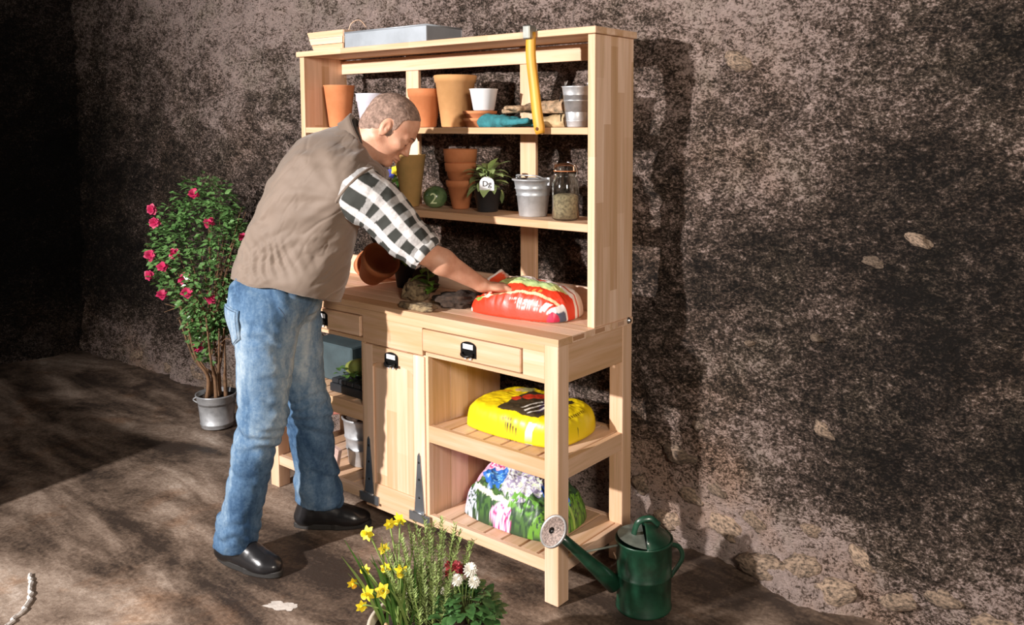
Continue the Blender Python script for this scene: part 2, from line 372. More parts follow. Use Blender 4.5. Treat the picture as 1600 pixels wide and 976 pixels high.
fz = .006 * fbm(np.stack([fx * 1.5, fy * 1.5, fx * 0], -1), 3) - .008
near = np.clip(1 - np.hypot(np.clip(np.abs(fx + .7) - 1.1, 0, 9), np.clip(np.abs(fy) - .6, 0, 9)) / .5, 0, 1)
fz = fz * (1 - near) - .001 * near
i = (np.arange(ny - 1)[:, None] * nx + np.arange(nx - 1)[None]).ravel()
o = mesh('floor', np.stack([fx, fy, fz], -1), np.stack([i, i + 1, i + 1 + nx, i + nx], -1), floor_mat(), smooth=True); o['kind'] = 'structure'; FL = o
LIME = plain('dried_white_lime', (.72, .66, .60), .9, var=.1, scale=40, bmp=.5)
def blot(name, c, r, seed, mat_, parent, h=.003, asp=1, rot=0):
    n = 40; t = np.arange(n) * 2 * math.pi / n; q = np.stack([np.cos(t) * 1.3 + seed, np.sin(t) * 1.3, t * 0], -1); rr = r * (1 + .45 * fbm(q * 1.6, 3)); V = [(c[0], c[1], h)]
    for k in range(n):
        a, b_ = rr[k] * math.cos(t[k]), rr[k] * math.sin(t[k]) * asp; V.append((c[0] + a * math.cos(rot) - b_ * math.sin(rot), c[1] + a * math.sin(rot) + b_ * math.cos(rot), h * .3))
    return mesh(name, V, [(0, k + 1, (k + 1) % n + 1) for k in range(n)], mat_, parent)
blot('lime_splash', (-.735, -.555), .045, 3, LIME, FL, asp=.55, rot=.6, h=.001)
blot('lime_splash', (-.70, -.54), .02, 5, LIME, FL, h=.001)
V, F = tube_vf(spline([(-1.62, -.98, -.004), (-1.50, -1.02, -.003), (-1.38, -1.09, -.004), (-1.27, -1.22, -.003)], 30) + np.stack([RS.normal(0, .004, 30), RS.normal(0, .004, 30), np.zeros(30)], -1), .007, 6)
mesh('lime_line', V, F, LIME, FL)
o = box('shadow_blocker_left', (-3.9, -1.62, 0), (-2.22, -1.42, .72), WALLL, None, .01); o['kind'] = 'structure'  # unseen block, added to throw the dark wedge across the left floor

# ================================================================== potting bench
bench = thing('potting_bench', 'light timber potting bench with hutch shelves, drawers and a bin door', 'workbench')
W = 1.61; D = .435; ZT = .897; TT = .024
for (a, b_) in ((-.058, 0), (-W, -W + .058)):
    for (c, d) in ((0, .058), (D - .058, D)): box('leg', (a, c, 0), (b_, d, ZT - TT), WZ, bench, .002)
# worktop boards, each glued board its own piece
n = 6
for k in range(n):
    y0, y1 = D * k / n - (.004 if k == 0 else 0), D * (k + 1) / n
    box('worktop_board', (-W - .004, y0 + .0003, ZT - TT), (.004, y1 - .0003, ZT), WX, bench, .0005)
for k, (y0, y1) in enumerate(((.075, .135), (.20, .255), (.335, .375))):
    box('end_grain_block', (.0035, y0, ZT - .018), (.0055, y1, ZT - .004), wood('dark_end_grain', 'Y', (.72, .64, .6)) if k == 0 else bpy.data.materials['dark_end_grain'], bench, 0)
box('side_apron', (-.024, .058, .742), (-.002, D - .058, ZT - TT), WAPR, bench)
box('side_apron', (-W + .002, .058, .742), (-W + .024, D - .058, ZT - TT), WAPR, bench)
box('back_apron', (-W + .058, D - .03, .742), (-.058, D - .008, ZT - TT), WX, bench)
XL, XB0, XB1, XR = -W + .058, -.968, -.617, -.058
# front fascia: top strip, bottom strip, end blocks, centre panel
box('fascia_rail', (XL, .002, .845), (XR, .022, ZT - TT), WX, bench, .001)
for a, b_ in ((XL, XB0), (XB1, XR)): box('fascia_rail', (a, .002, .742), (b_, .022, .756), WX, bench, .001)
box('fascia_panel', (XB0, .001, .742), (-.632, .0225, .845), WX, bench, .001)
box('fascia_block', (-.150, .001, .756), (XR, .0225, .845), WX, bench, .001)
box('fascia_block', (XL, .001, .756), (-1.452, .0225, .845), WX, bench, .001)
def cup_handle(parent, cx, y, cz):
    w_, h_ = .036, .05
    V, F = [], []
    # arched backplate
    t = np.linspace(0, math.pi, 13); pts = [(cx - w_, cz - h_ * .55)] + [(cx - w_ * math.cos(a), cz + h_ * .25 + .016 * math.sin(a)) for a in t] + [(cx + w_, cz - h_ * .55)]
    n_ = len(pts); V = [(p[0], y, p[1]) for p in pts] + [(p[0], y - .004, p[1]) for p in pts]
    F = [tuple(range(n_, 2 * n_))] + [(k, (k + 1) % n_, (k + 1) % n_ + n_, k + n_) for k in range(n_)]
    a = mesh('handle', V, F, DARKM, parent)
    # label window and cup pull
    return a
def add_handle(parent, cx, y, cz):
    cup_handle(parent, cx, y, cz)
    box('handle_card', (cx - .024, y - .006, cz + .002), (cx + .024, y - .004, cz + .020), PLASTIC_W, parent, .0005)
    t = np.linspace(0, math.pi, 15)
    tube('pull', [(cx + .026 * math.cos(a), y - .007 - .016 * math.sin(a), cz - .012 - .008 * math.sin(a)) for a in t], .0045, DARKM, parent, 8)
    for s in (-1, 1): lathe('screw', [(0, .004), (.005, .003), (.006, 0)], PLASTIC_W, parent, 10, (cx + s * .012, y - .004, cz - .030), Matrix.Rotation(math.radians(90), 4, 'X'))  # white heads paint in the two bright glints below the pull
for cx in (-.392, -1.215):
    dr = box('drawer', (cx - .236, -.004, .760), (cx + .236, .018, .841), WX, bench, .0035)
    box('drawer_box', (cx - .22, .024, .764), (cx + .22, .38, .835), WY, dr, 0)
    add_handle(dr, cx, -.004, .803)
# bin door
door = box('bin_door', (XB0 + .003, .004, .112), (XB1 - .003, .014, .738), WDOOR, bench, .001)
for a, b_ in ((XB0 + .003, XB0 + .062), (XB1 - .062, XB1 - .003)): box('stile', (a, -.004, .112), (b_, .004, .738), WZ, door, .0015)
box('bottom_rail', (XB0 + .062, -.004, .112), (XB1 - .062, .004, .19), WX, door, .0015)
xa, xb = XB0 + .062, XB1 - .062; t = np.linspace(0, math.pi, 17)
top = [(xa, .738), (xb, .738), (xb, .655)] + [((xa + xb) / 2 + (xb - xa) / 2 * (math.cos(a)) * .999, .655 + .028 * math.sin(a) ** .8) for a in t[1:-1]] + [(xa, .655)]
nn = len(top); V = [(p[0], -.004, p[1]) for p in top] + [(p[0], .004, p[1]) for p in top]
mesh('top_rail', V, [tuple(range(nn)), tuple(range(2 * nn - 1, nn - 1, -1))] + [((k + 1) % nn, k, k + nn, (k + 1) % nn + nn) for k in range(nn)], WX, door)
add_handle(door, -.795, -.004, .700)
for cx in (XB0 + .033, XB1 - .033):
    V = [(cx - .026, 0, .175 - .03), (cx + .026, 0, .145), (cx + .007, 0, .36), (cx, 0, .372), (cx - .007, 0, .36)]
    V = [(x, -.0045, z) for x, _, z in V] + [(x, -.0075, z) for x, _, z in V]
    mesh('strap_hinge', V, [(5, 6, 7, 8, 9)] + [((k + 1) % 5, k, k + 5, (k + 1) % 5 + 5) for k in range(5)], STEEL, door)
    box('hinge_plate', (cx - .055, -.0095, .104), (cx + .055, -.0045, .140), STEEL, bench, .001)
    tube('hinge_pin', [(cx - .028, -.010, .142), (cx + .028, -.010, .142)], .005, STEEL, door, 8)
    for z in (.20, .27, .335): lathe('screw', [(0, .002), (.004, .0015), (.005, 0)], DARKM, door, 8, (cx, -.0075, z), Matrix.Rotation(math.radians(90), 4, 'X'))
# shelf frames
for z0, z1 in ((.419, .482), (.102, .143)):
    for a, b_ in ((XL, XB0), (XB1, XR)): box('shelf_rail', (a, .004, z0), (b_, .024, z1), WX, bench)
    box('shelf_rail', (XL, D - .03, z0), (XR, D - .01, z1), WX, bench)
    for a in (-.024, -W + .002): box('side_rail', (a, .058, z0), (a + .022, D - .058, z1), WAPR, bench)
    for (a, b_) in ((XL, XB0 - .02), (XB1 + .02, -.026)):
        n = 7; p = (b_ - a) / n
        for k in range(n): box('slat', (a + p * k + .005, .025, z1 - .016), (a + p * (k + 1) - .005, D - .032, z1 - .001), WY, bench, .001)
box('shelf_rail', (XB0, .004, .085), (XB1, .024, .108), WX, bench)
for x in (XB0, XB1):
    s = -1 if x == XB0 else 1
    for k in range(4):
        ya = .026 + k * .094; box('partition_board', (x - .01, ya, .12), (x + .01, ya + .0925, .742), WZ, bench, .001)
    box('stile', (x - .012, .003, .108), (x + .012, .025, .742), WZ, bench, .001)
# hutch
for a in (-W, -.030): box('hutch_side_panel', (a, .20, ZT), (a + .030, D, 1.887), WSIDE, bench, .0015)
box('hutch_top_board', (-W - .006, .185, 1.887), (.012, D + .002, 1.910), WTOP, bench, .0015)
box('back_rail', (-W + .030, D - .030, 1.820), (-.030, D - .010, 1.880), WX, bench)
box('back_board', (-W + .030, D - .022, ZT), (-.030, D - .004, .985), WX, bench)
for a in (-1.157, -.510): box('back_post', (a, D - .020, .985), (a + .078, D - .004, 1.885), WZ, bench)
for z0, z1 in ((1.553, 1.577), (1.222, 1.250)): box('hutch_shelf', (-W + .030, .202, z0), (-.030, D - .030, z1), WTOP, bench)
lathe('bolt', [(0, .014), (.008, .012), (.008, .004), (.012, .004), (.012, 0)], CHROME, bench, 12, (-.0, D - .028, .888), Matrix.Rotation(math.radians(90), 4, 'Y'))

# ================================================================== pots
def pot(name, label, x, y, z, r0, r1, h, m, rim=.22, cat='flowerpot', band=True, group=None, soil=None, tilt=None, t=.006, lip=.004):
    rh = h * rim
    if band: prof = [(r0 * .9, 0), (r0, .003), (r1 - .004, h - rh), (r1 + lip - .004, h - rh + .001), (r1 + lip, h - .003), (r1 + lip - .002, h), (r1 - t, h), (r1 - t, h - rh), (r0 - t, .012), (0, .012)]
    else: prof = [(r0 * .9, 0), (r0, .003), (r1, h - .004), (r1 + .003, h), (r1 - t, h), (r0 - t, .012), (0, .012)]
    o = lathe(name, prof, m, None, 48, wob=.008, cap=True)
    o.location = (x, y, z)
    if tilt is not None: o.rotation_euler = tilt
    tag(o, label, cat, group)
    return o
S1, S2 = 1.578, 1.251
pot('terracotta_pot', 'tall smooth orange pot at the left end of the top shelf', -1.478, .31, S1, .046, .067, .185, TERRA, band=False)
o = lathe('white_bucket', [(.042, 0), (.046, .004), (.062, .110), (.066, .113), (.066, .140), (.069, .145), (.064, .145), (.060, .112), (.042, .01), (0, .01)], plain('lilac_white_enamel', (.66, .67, .76), .35, var=.05, bmp=0), None, 40, (0, 0, 0))
o.location = (-1.285, .33, S1); tag(o, 'pale lilac-white bucket behind the man\'s head on the top shelf', 'bucket')
pot('terracotta_pot', 'orange rimmed pot right of the man\'s head on the top shelf', -.930, .31, S1, .047, .067, .155, TERRA)
pot('terracotta_pot', 'largest pale tan pot in the middle of the top shelf', -.775, .33, S1, .056, .082, .205, TERRA_P, rim=.14)
tr = thing('pot_saucers', 'stack of two orange clay saucers under the white pot', 'saucer', (-.60, .285, S1))
tr.name = 'saucer_stack'
for k in range(2): lathe('saucer', [(.048, 0), (.051, .002), (.058, .022), (.064, .023), (.066, .034), (.060, .034), (.048, .006), (0, .006)], TERRA, tr, 44, (.0, 0, .0275 * k))
wp = pot('white_pot', 'small square-shouldered white plastic pot on the clay saucers', -.580, .285, S1 + .0625, .040, .053, .082, PLASTIC_W, band=False)
# gloves
def glove(name, label, loc, rz, m, seed, flip=1):
    def f(P):
        P = P * np.array([1, 1, 1.5])
        d = ell(P, (0, 0, .022), (.050, .042, .024))
        d = smin(d, cap(P, (-.04, 0, .02), (-.105, .005, .022), .032, .036), .02)
        for k, (y, l) in enumerate(((-.032, .085), (-.011, .10), (.012, .098), (.033, .08))): d = smin(d, cap(P, (.035, y, .02), (l + .02, y * 1.5 + .01 * math.sin(k + seed), .018 + .01 * math.sin(k * 2 + seed)), .013, .011), .008)
        d = smin(d, cap(P, (-.01, flip * .03, .022), (.045, flip * .075, .02), .014, .012), .01)
        return (d + .0035 * noise3(P * 45 + seed) + .002 * noise3(P * 110)) / 1.5
    V, F = sdf_mesh(f, (-.16, -.1, -.01), (.15, .11, .06), .003); V[:, 2] = np.maximum(V[:, 2], .0) * 1.3
    o = mesh(name, V, F, m, None, True); o.location = loc; o.rotation_euler = (0, 0, rz); return tag(o, label, 'glove')
glove('gardening_glove', 'teal fabric gardening glove lying beside the saucers on top shelf', (-.415, .245, S1), .1, plain('teal_cloth', (.03, .21, .235), .85, var=.25, scale=25, bmp=.4), 1)
glove('gardening_glove', 'beige leather gardening glove lying behind the yellow handle', (-.315, .335, S1), math.pi + .05, plain('beige_leather', (.55, .40, .22), .8, var=.25, scale=25, bmp=.4, col2=(.28, .19, .09)), 4, -1)
glove('gardening_glove', 'patterned tan glove lying on top of the beige glove', (-.33, .30, S1 + .050), 3.5, plain('patterned_tan_cloth', (.50, .33, .20), .8, var=.25, scale=60, bmp=.4, col2=(.12, .09, .05)), 7, 1)
o = lathe('zinc_vase', [(.038, 0), (.04, .003), (.041, .02), (.043, .022), (.041, .024), (.046, .09), (.049, .092), (.047, .095), (.052, .138), (.056, .143), (.052, .143), (.039, .01), (0, .01)], ZINC, None, 40)
vz = thing('zinc_pail', 'narrow ribbed zinc pail with side lugs at right end of top shelf', 'bucket', (-.158, .31, S1)); o.parent = vz; o.name = 'body'
for s in (-1, 1): tube('lug', [(s * .05, 0, .145), (s * .053, 0, .16), (s * .05, .012, .165), (s * .048, 0, .15)], .003, ZINC, vz, 6)
tube('bail_handle', spline([(-.053, 0, .135), (-.075, 0, .10), (-.07, 0, .05), (-.062, -.01, .02)], 12), .0022, DARKM, vz, 6)
# hanging tool with yellow handle
hm = thing('hand_hoe', 'yellow-handled hand tool hooked over the front of the hutch top', 'tool', (0, 0, 0))
P = spline([(-.256, .176, 1.905), (-.253, .172, 1.82), (-.239, .172, 1.72), (-.226, .174, 1.62), (-.213, .174, 1.555)], 22)
tube('handle', P, np.interp(np.linspace(0, 1, 22), [0, .1, .5, .92, 1], [.019, .020, .020, .022, .017]), plain('yellow_varnished_ash', (.74, .35, .03), .5, var=.15, scale=8, stretch=(8, 8, .6), bmp=.05), hm, 14, .65)
box('head', (-.274, .150, 1.880), (-.242, .192, 1.928), plain('forged_steel', (.30, .31, .28), .45, .7, .2), hm, .004)
box('blade', (-.262, .200, 1.911), (-.250, .30, 1.919), bpy.data.materials['forged_steel'], hm, .002)
lathe('hang_hole', [(0, .001), (.006, .001), (.006, 0)], plain('dark_hole', (.12, .04, .01), .8, bmp=0), hm, 12, (-.2165, .1595, 1.572), Matrix.Rotation(math.radians(90), 4, 'X'))
# on top of the hutch
bk = thing('wood_chip_basket', 'pale woven wood basket with wire handle left on the hutch top', 'basket', (-1.475, .315, 1.911))
CHIP = wood('pale_chip_wood', 'X', (1.1, 1.15, 1.25)); SH = [(-.10, -.06), (.10, -.06), (.10, .06), (-.10, .06)]
SHt = [(-.135, -.07), (.118, -.07), (.118, .07), (-.135, .07)]
for k in range(4):
    a, b_, c, d = SH[k], SH[(k + 1) % 4], SHt[(k + 1) % 4], SHt[k]
    for q in range(3):
        f0, f1 = q / 3 + .01, (q + 1) / 3 - .01
        L = lambda u, v, f: (u[0] + (v[0] - u[0]) * f, u[1] + (v[1] - u[1]) * f, .002 + .085 * f)
        p = [L(a, d, f0), L(b_, c, f0), L(b_, c, f1), L(a, d, f1)]; nrm = Vector(p[1]) - Vector(p[0]); nrm = nrm.cross(Vector((0, 0, 1))).normalized() * .003 * (1 + (q % 2))
        V = p + [tuple(Vector(x) - nrm) for x in p] ; mesh('slat', [tuple(Vector(x) + nrm) for x in p] + [tuple(Vector(x) - nrm) for x in p], [(0, 1, 2, 3), (7, 6, 5, 4), (0, 4, 5, 1), (1, 5, 6, 2), (2, 6, 7, 3), (3, 7, 4, 0)], CHIP, bk)
box('base', (-.10, -.06, 0), (.10, .06, .006), CHIP, bk)
tube('wire_handle', spline([(.112, -.04, .08), (.122, -.03, .115), (.14, 0, .13), (.15, .03, .10)], 14), .0022, CHIP, bk, 6)
ty = thing('zinc_tray', 'long shallow zinc tray lying on the hutch top', 'tray', (-1.335, .232, 1.911))
Lx, Ly, Hh, tt = .50, .20, .068, .003
box('base', (0.004, 0.004, 0), (Lx - .004, Ly - .004, .004), ZINC, ty, .001)
TZ = plain('dull_pale_zinc', (.40, .44, .48), .5, .45, .12, 7, .1)
for lo, hi in (((0, 0, 0), (Lx, tt, Hh)), ((0, Ly - tt, 0), (Lx, Ly, Hh)), ((0, tt, 0), (tt, Ly - tt, Hh)), ((Lx - tt, tt, 0), (Lx, Ly - tt, Hh))): box('side', lo, hi, TZ, ty, .001)
tube('rim', [(0, 0, Hh), (Lx, 0, Hh)], .0035, TZ, ty, 8); tube('rim', [(Lx, 0, Hh), (Lx, Ly, Hh)], .0035, TZ, ty, 8); tube('rim', [(0, 0, Hh), (0, Ly, Hh)], .0035, TZ, ty, 8)
# second shelf
pot('terracotta_pot', 'tall mossy tan pot on second shelf in front of the man\'s chin', -1.00, .29, S2, .036, .064, .215, TERRA_T, rim=.0, band=False)
tg = thing('plant_tag', 'cream rounded plant tag standing in the mossy tan pot', 'tag', (0, 0, 0))
t = np.linspace(0, math.pi, 12); pts = [(-.026, 0)] + [(-.026 * math.cos(a), .098 + .026 * math.sin(a)) for a in t] + [(.026, 0)]; nn = len(pts)
ca, sa = .789, .614
V = [(-.985 + p[0] * ca, .285 + p[0] * sa, S2 + .17 + p[1]) for p in pts] + [(-.985 + p[0] * ca - .002 * sa, .285 + p[0] * sa + .002 * ca, S2 + .17 + p[1]) for p in pts]
mesh('card', V, [tuple(range(nn)), tuple(range(2 * nn - 1, nn - 1, -1))] + [((k + 1) % nn, k, k + nn, (k + 1) % nn + nn) for k in range(nn)], plain('cream_card', (.78, .74, .58), .6, var=.05, bmp=0), tg)
V, F = tube_vf([(-.985, .284, S2 + .03), (-.985, .284, S2 + .19)], .004, 6); mesh('stake', V, F, bpy.data.materials['cream_card'], tg)
def text(name, s, size, M_, m, parent=None, ext=.0004):
    cu = bpy.data.curves.new(name, 'FONT'); cu.body = s; cu.size = size; cu.extrude = ext; cu.align_x = 'CENTER'; cu.align_y = 'CENTER'; cu.resolution_u = 3
    tmp = bpy.data.objects.new('tmp_text', cu); COL.objects.link(tmp); dg = bpy.context.evaluated_depsgraph_get(); dg.update()
    me = bpy.data.meshes.new_from_object(tmp.evaluated_get(dg)); bpy.data.objects.remove(tmp); me.transform(M_)
    me.materials.clear(); return link(name, me, m, parent)
def face_m(loc, yaw, tilt=0):  # text plane upright, facing -Y rotated by yaw
    return Matrix.Translation(loc) @ Matrix.Rotation(yaw, 4, 'Z') @ Matrix.Rotation(math.radians(90) + tilt, 4, 'X')
YAW = math.radians(37.9)
gb = thing('green_tin', 'round green lidded tin with a pale number 2 on second shelf', 'tin', (-.880, .315, S2))
lathe('body', [(.020, 0), (.038, .010), (.048, .030), (.050, .045), (.046, .062), (.034, .077), (.018, .086), (0, .089)], plain('glazed_green', (.15, .23, .10), .25, var=.4, scale=20, bmp=.2, col2=(.02, .06, .02)), gb, 40)
text('number', '2', .062, face_m((.0305, -.0392, .038), YAW, -.12), plain('pale_green_paint', (.62, .72, .40), .6, bmp=0), gb, .001)
ts = [pot('terracotta_pot', 'lowest orange pot of the stacked column on second shelf', -.765, .345, S2, .034, .056, .115, TERRA, rim=.24),
      pot('terracotta_pot', 'middle orange pot nested in the stacked column on second shelf', -.765, .345, S2 + .070, .036, .060, .115, TERRA, rim=.3),
      pot('terracotta_pot', 'topmost orange pot of the stacked column on second shelf', -.765, .345, S2 + .125, .042, .064, .115, TERRA, rim=.45)]
# sage plant in black pot
def leaf_vf(L, Wd, curl=.3, n=6, cup=.15):
    V = []; F = []
    for i_ in range(n + 1):
        t = i_ / n; ww = Wd * math.sin(math.pi * min(max(t, .03), .985) ** .8) ** .8; a = curl * t; x = L * (math.sin(a) / curl if curl else t); z = -L * (1 - math.cos(a)) / curl if curl else 0
        V += [(x, -ww, z + cup * ww), (x, 0, z), (x, ww, z + cup * ww)]
    for i_ in range(n):
        b_ = i_ * 3; F += [(b_, b_ + 3, b_ + 4, b_ + 1), (b_ + 1, b_ + 4, b_ + 5, b_ + 2)]
    return np.array(V), F
def leaf_mesh(name, L, Wd, curl, m, cup=.15, n=6):
    V, F = leaf_vf(L, Wd, curl, n, cup); me = bpy.data.meshes.new(name); me.from_pydata(V.tolist(), [], F); me.polygons.foreach_set('use_smooth', [True] * len(me.polygons)); me.materials.append(m); return me
def put(name, me, parent, loc, rz, ry, s=1, rx=0):
    o = bpy.data.objects.new(name, me); COL.objects.link(o); o.parent = parent; o.location = loc; o.rotation_euler = (rx, ry, rz); o.scale = (s, s, s); return o
sg = thing('sage_plant', 'young grey-green sage plant with a white tag in a black pot', 'plant', (-.60, .325, S2))
lathe('nursery_pot', [(.038, 0), (.040, .003), (.054, .085), (.058, .086), (.058, .095), (.052, .095), (.038, .008), (0, .008)], PLASTIC_K, sg, 36)
lathe('soil', [(.051, .086), (.03, .090), (0, .092)], SOIL, sg, 30, cap=False)
LM = [leaf_mesh('leaf', .072, .019, c, LEAF_L) for c in (.6, 1.0, 1.4)]
for k in range(34):
    a = k * 2.4; r = .008 + .018 * (k / 34) ** .5; hh = .10 + .075 * (1 - k / 34)
    put('leaf', LM[k % 3], sg, (r * math.cos(a), r * math.sin(a), hh - .01), a, -.9 + 1.1 * (k / 34) + RS.uniform(-.15, .15), RS.uniform(.8, 1.25))
for k in range(5):
    a = k * 1.3; tube('stem', [(0.008 * math.cos(a), .008 * math.sin(a), .085), (.016 * math.cos(a), .016 * math.sin(a), .165)], .0022, STEM, sg, 5)
t = np.linspace(0, math.pi, 12); pts = [(-.028, 0), ] + [(-.028 * math.cos(a), .028 + .026 * math.sin(a)) for a in t] + [(.028, 0)]; nn = len(pts)
lc = (.042, -.050, .085)
V = [(lc[0] + p[0] * ca, lc[1] + p[0] * sa, lc[2] + p[1]) for p in pts] + [(lc[0] + p[0] * ca - .002 * sa, lc[1] + p[0] * sa + .002 * ca, lc[2] + p[1]) for p in pts]
tgm = mesh('tag', V, [tuple(range(nn)), tuple(range(2 * nn - 1, nn - 1, -1))] + [((k + 1) % nn, k, k + nn, (k + 1) % nn + nn) for k in range(nn)], PLASTIC_W, sg)
text('lettering', 'Dg', .03, face_m((lc[0] + .0010, lc[1] - .0015, lc[2] + .026), YAW), plain('black_ink', (.01, .01, .01), .6, bmp=0), tgm, .0002)
zb = thing('zinc_bucket', 'zinc bucket with folded wire handle right on the second shelf', 'bucket', (-.350, .30, S2))
lathe('body', [(.050, 0), (.052, .003), (.060, .075), (.064, .078), (.061, .082), (.065, .10), (.069, .103), (.066, .107), (.070, .130), (.076, .134), (.078, .131), (.076, .128)][:9] + [(.0705, .130), (.078, .133), (.078, .138), (.070, .138), (.048, .008), (0, .008)], ZINC, zb, 48)
tube('bail_handle', spline([(-.074, .01, .13), (-.05, -.035, .150), (0, -.05, .152), (.05, -.035, .150), (.074, .01, .13)], 24), .0025, ZINC, zb, 6)
for s in (-1, 1): box('ear', (s * .074 - .006, -.004, .115), (s * .074 + .006, .014, .145), ZINC, zb, .001)
mesh('dry_leaf', *leaf_vf(.05, .012, .8), BARK, zb).matrix_local = Matrix.Translation((-.03, .0, .14)) @ Matrix.Rotation(2.6, 4, 'Z') @ Matrix.Rotation(-.7, 4, 'Y')
jr = thing('swing_top_jar', 'glass preserving jar of pale seed at the right end of second shelf', 'jar', (-.172, .265, S2))
gm, nt, b = mat('clear_jar_glass'); b.inputs['Transmission Weight'].default_value = 1; b.inputs['Roughness'].default_value = .06; b.inputs['IOR'].default_value = 1.45; nt.links.new(ramp(nt, noise(nt, coord(nt), 8), [(0, (.86, .92, .88)), (1, (.95, .97, .95))]), b.inputs['Base Color'])
lathe('glass', [(0, 0), (.040, .0), (.048, .006), (.048, .130), (.040, .150), (.036, .160), (.040, .166), (.040, .172), (.0375, .172), (.0335, .160), (.037, .148), (.045, .128), (.045, .009), (.038, .005), (0, .005)], gm, jr, 36)
lathe('lid', [(.041, .174), (.042, .180), (.038, .196), (.02, .202), (0, .203)], gm, jr, 36)
lathe('rubber_seal', [(.036, .1722), (.043, .1722), (.043, .1745), (.036, .1745)], TERRA, jr, 30, cap=False)
lathe('seed', [(0, .0055), (.037, .0058), (.0443, .010), (.0443, .085), (.03, .092), (0, .090)], plain('pale_seed', (.55, .42, .26), .9, var=.35, scale=110, bmp=1, bscale=120), jr, 36)
for s in (-1, 1): tube('wire_clip', spline([(s * .043, 0, .15), (s * .049, 0, .17), (s * .045, -.01, .195), (s * .02, -.02, .207)], 12), .0018, CHROME, jr, 6)
for k in range(3):
    lathe('seed_grain', [(0, -.003), (.003, 0), (0, .003)], SOIL, jr, 6, (.0, 0, .15)) if False else None
# pansies behind the chin
pn = thing('pansy_pot', 'blue and yellow pansies in a small pot below the man\'s chin', 'plant', (-1.06, .30, S2))
lathe('nursery_pot', [(.038, 0), (.05, .07), (.053, .075), (.048, .075), (.036, .006), (0, .006)], PLASTIC_K, pn, 28)
PB = plain('pansy_blue', (.05, .06, .35), .6, var=.1, bmp=0); PM = [leaf_mesh('petal', .024, .012, .5, x) for x in (YELLOW, PB, PLASTIC_W)]; LD = leaf_mesh('leaf', .045, .013, .8, LEAF_G)
for k in range(26): put('leaf', LD, pn, (.02 * math.cos(k), .02 * math.sin(k), .08 + .03 * (k % 3)), k * 2.4, -.5 + .04 * k, RS.uniform(.8, 1.2))
for k in range(8):
    a = k * 2.4; r = .035 + .01 * (k % 2); c = (r * math.cos(a) + .01, r * math.sin(a) - .01, .125 + .012 * (k % 3)); fl = bpy.data.objects.new('flower', None)
    COL.objects.link(fl); fl.parent = pn; fl.location = c; fl.rotation_euler = (math.radians(70), 0, YAW + RS.uniform(-.5, .5))
    for q in range(5): put('petal', PM[k % 2 if k != 5 else 2], fl, (0, 0, 0), q * 1.257, -.2)

# ================================================================== bags
def bag(name, label, cat, cx, cy, z, Lx, Ly, H, rz, paint, m, seed, ex=3.0, flat=.5, nu=230, nv=150, wr=1.0, tiltz=0, hf=None):
    u = np.linspace(-1, 1, nu); v = np.linspace(-1, 1, nv); U_, V_ = np.meshgrid(u, v); U_ = U_.ravel(); V_ = V_.ravel()
    pr = (np.clip(1 - np.abs(U_) ** ex, 0, 1) * np.clip(1 - np.abs(V_) ** ex, 0, 1)) ** flat
    sq = 1 - .10 * np.abs(V_) ** 2 * np.abs(U_) ** 2
    X = U_ * Lx / 2 * (1 - .05 * np.abs(V_) ** 3 * 1) * sq; Y = V_ * Ly / 2 * (1 - .06 * np.abs(U_) ** 4) * sq
    q = np.stack([U_ * 3 * (Lx / .4), V_ * 2.2, U_ * 0 + seed], -1)
    rid = 1 - np.abs(fbm(q * 1.3, 3)) * 1.6; rad = np.stack([U_ * 2, np.arctan2(V_, U_ + .001) * 2.2, U_ * 0 + seed + 9], -1)
    wz = wr * (.010 * fbm(q, 3) + .009 * rid + .008 * fbm(rad * 1.6, 3) * np.abs(U_)) * np.clip(pr * 2.2, 0, 1)
    hh = H if hf is None else H * hf(U_, V_)
    Zt = .012 + hh * pr + wz + .006 * noise3(q * 2) * (1 - pr)
    Zt = np.maximum(Zt, .004 + .004 * pr)
    Zb = .001 + .010 * (1 - np.clip(pr * 3, 0, 1)) * .5
    n_ = nu * nv; V = np.concatenate([np.stack([X, Y, Zt], -1), np.stack([X * .999, Y * .999, np.minimum(Zb, Zt - .002)], -1)])
    i_ = (np.arange(nv - 1)[:, None] * nu + np.arange(nu - 1)[None]).ravel(); F = np.stack([i_, i_ + 1, i_ + 1 + nu, i_ + nu], -1); Fb = F[:, ::-1] + n_
    ring = np.concatenate([np.arange(nu), np.arange(1, nv) * nu + nu - 1, (nv - 1) * nu + np.arange(nu - 2, -1, -1), np.arange(nv - 2, 0, -1) * nu]); r2 = np.roll(ring, -1)
    Fs = np.stack([ring, ring + n_, r2 + n_, r2], -1)
    Xg, Yg, Zg = X.reshape(nv, nu), Y.reshape(nv, nu), Zt.reshape(nv, nu)
    av = np.concatenate([np.zeros((1, nu)), np.cumsum(np.hypot(np.diff(Yg, axis=0), np.diff(Zg, axis=0)), 0)]); av = av / av[-1:] * 2 - 1
    au = np.concatenate([np.zeros((nv, 1)), np.cumsum(np.hypot(np.diff(Xg, axis=1), np.diff(Zg, axis=1)), 1)], 1); au = au / au[:, -1:] * 2 - 1
    c = paint(au.ravel(), av.ravel()); cols = np.concatenate([c, c * .9])
    o = mesh(name, V, np.concatenate([F, Fb, Fs]), m, None, True, cols=cols)
    o.location = (cx, cy, z); o.rotation_euler = (0, 0, rz); return tag(o, label, cat)
def layer(c, mask, col):
    c[mask] = col; return c
BAGM = printed('glossy_printed_film', .38, .15)
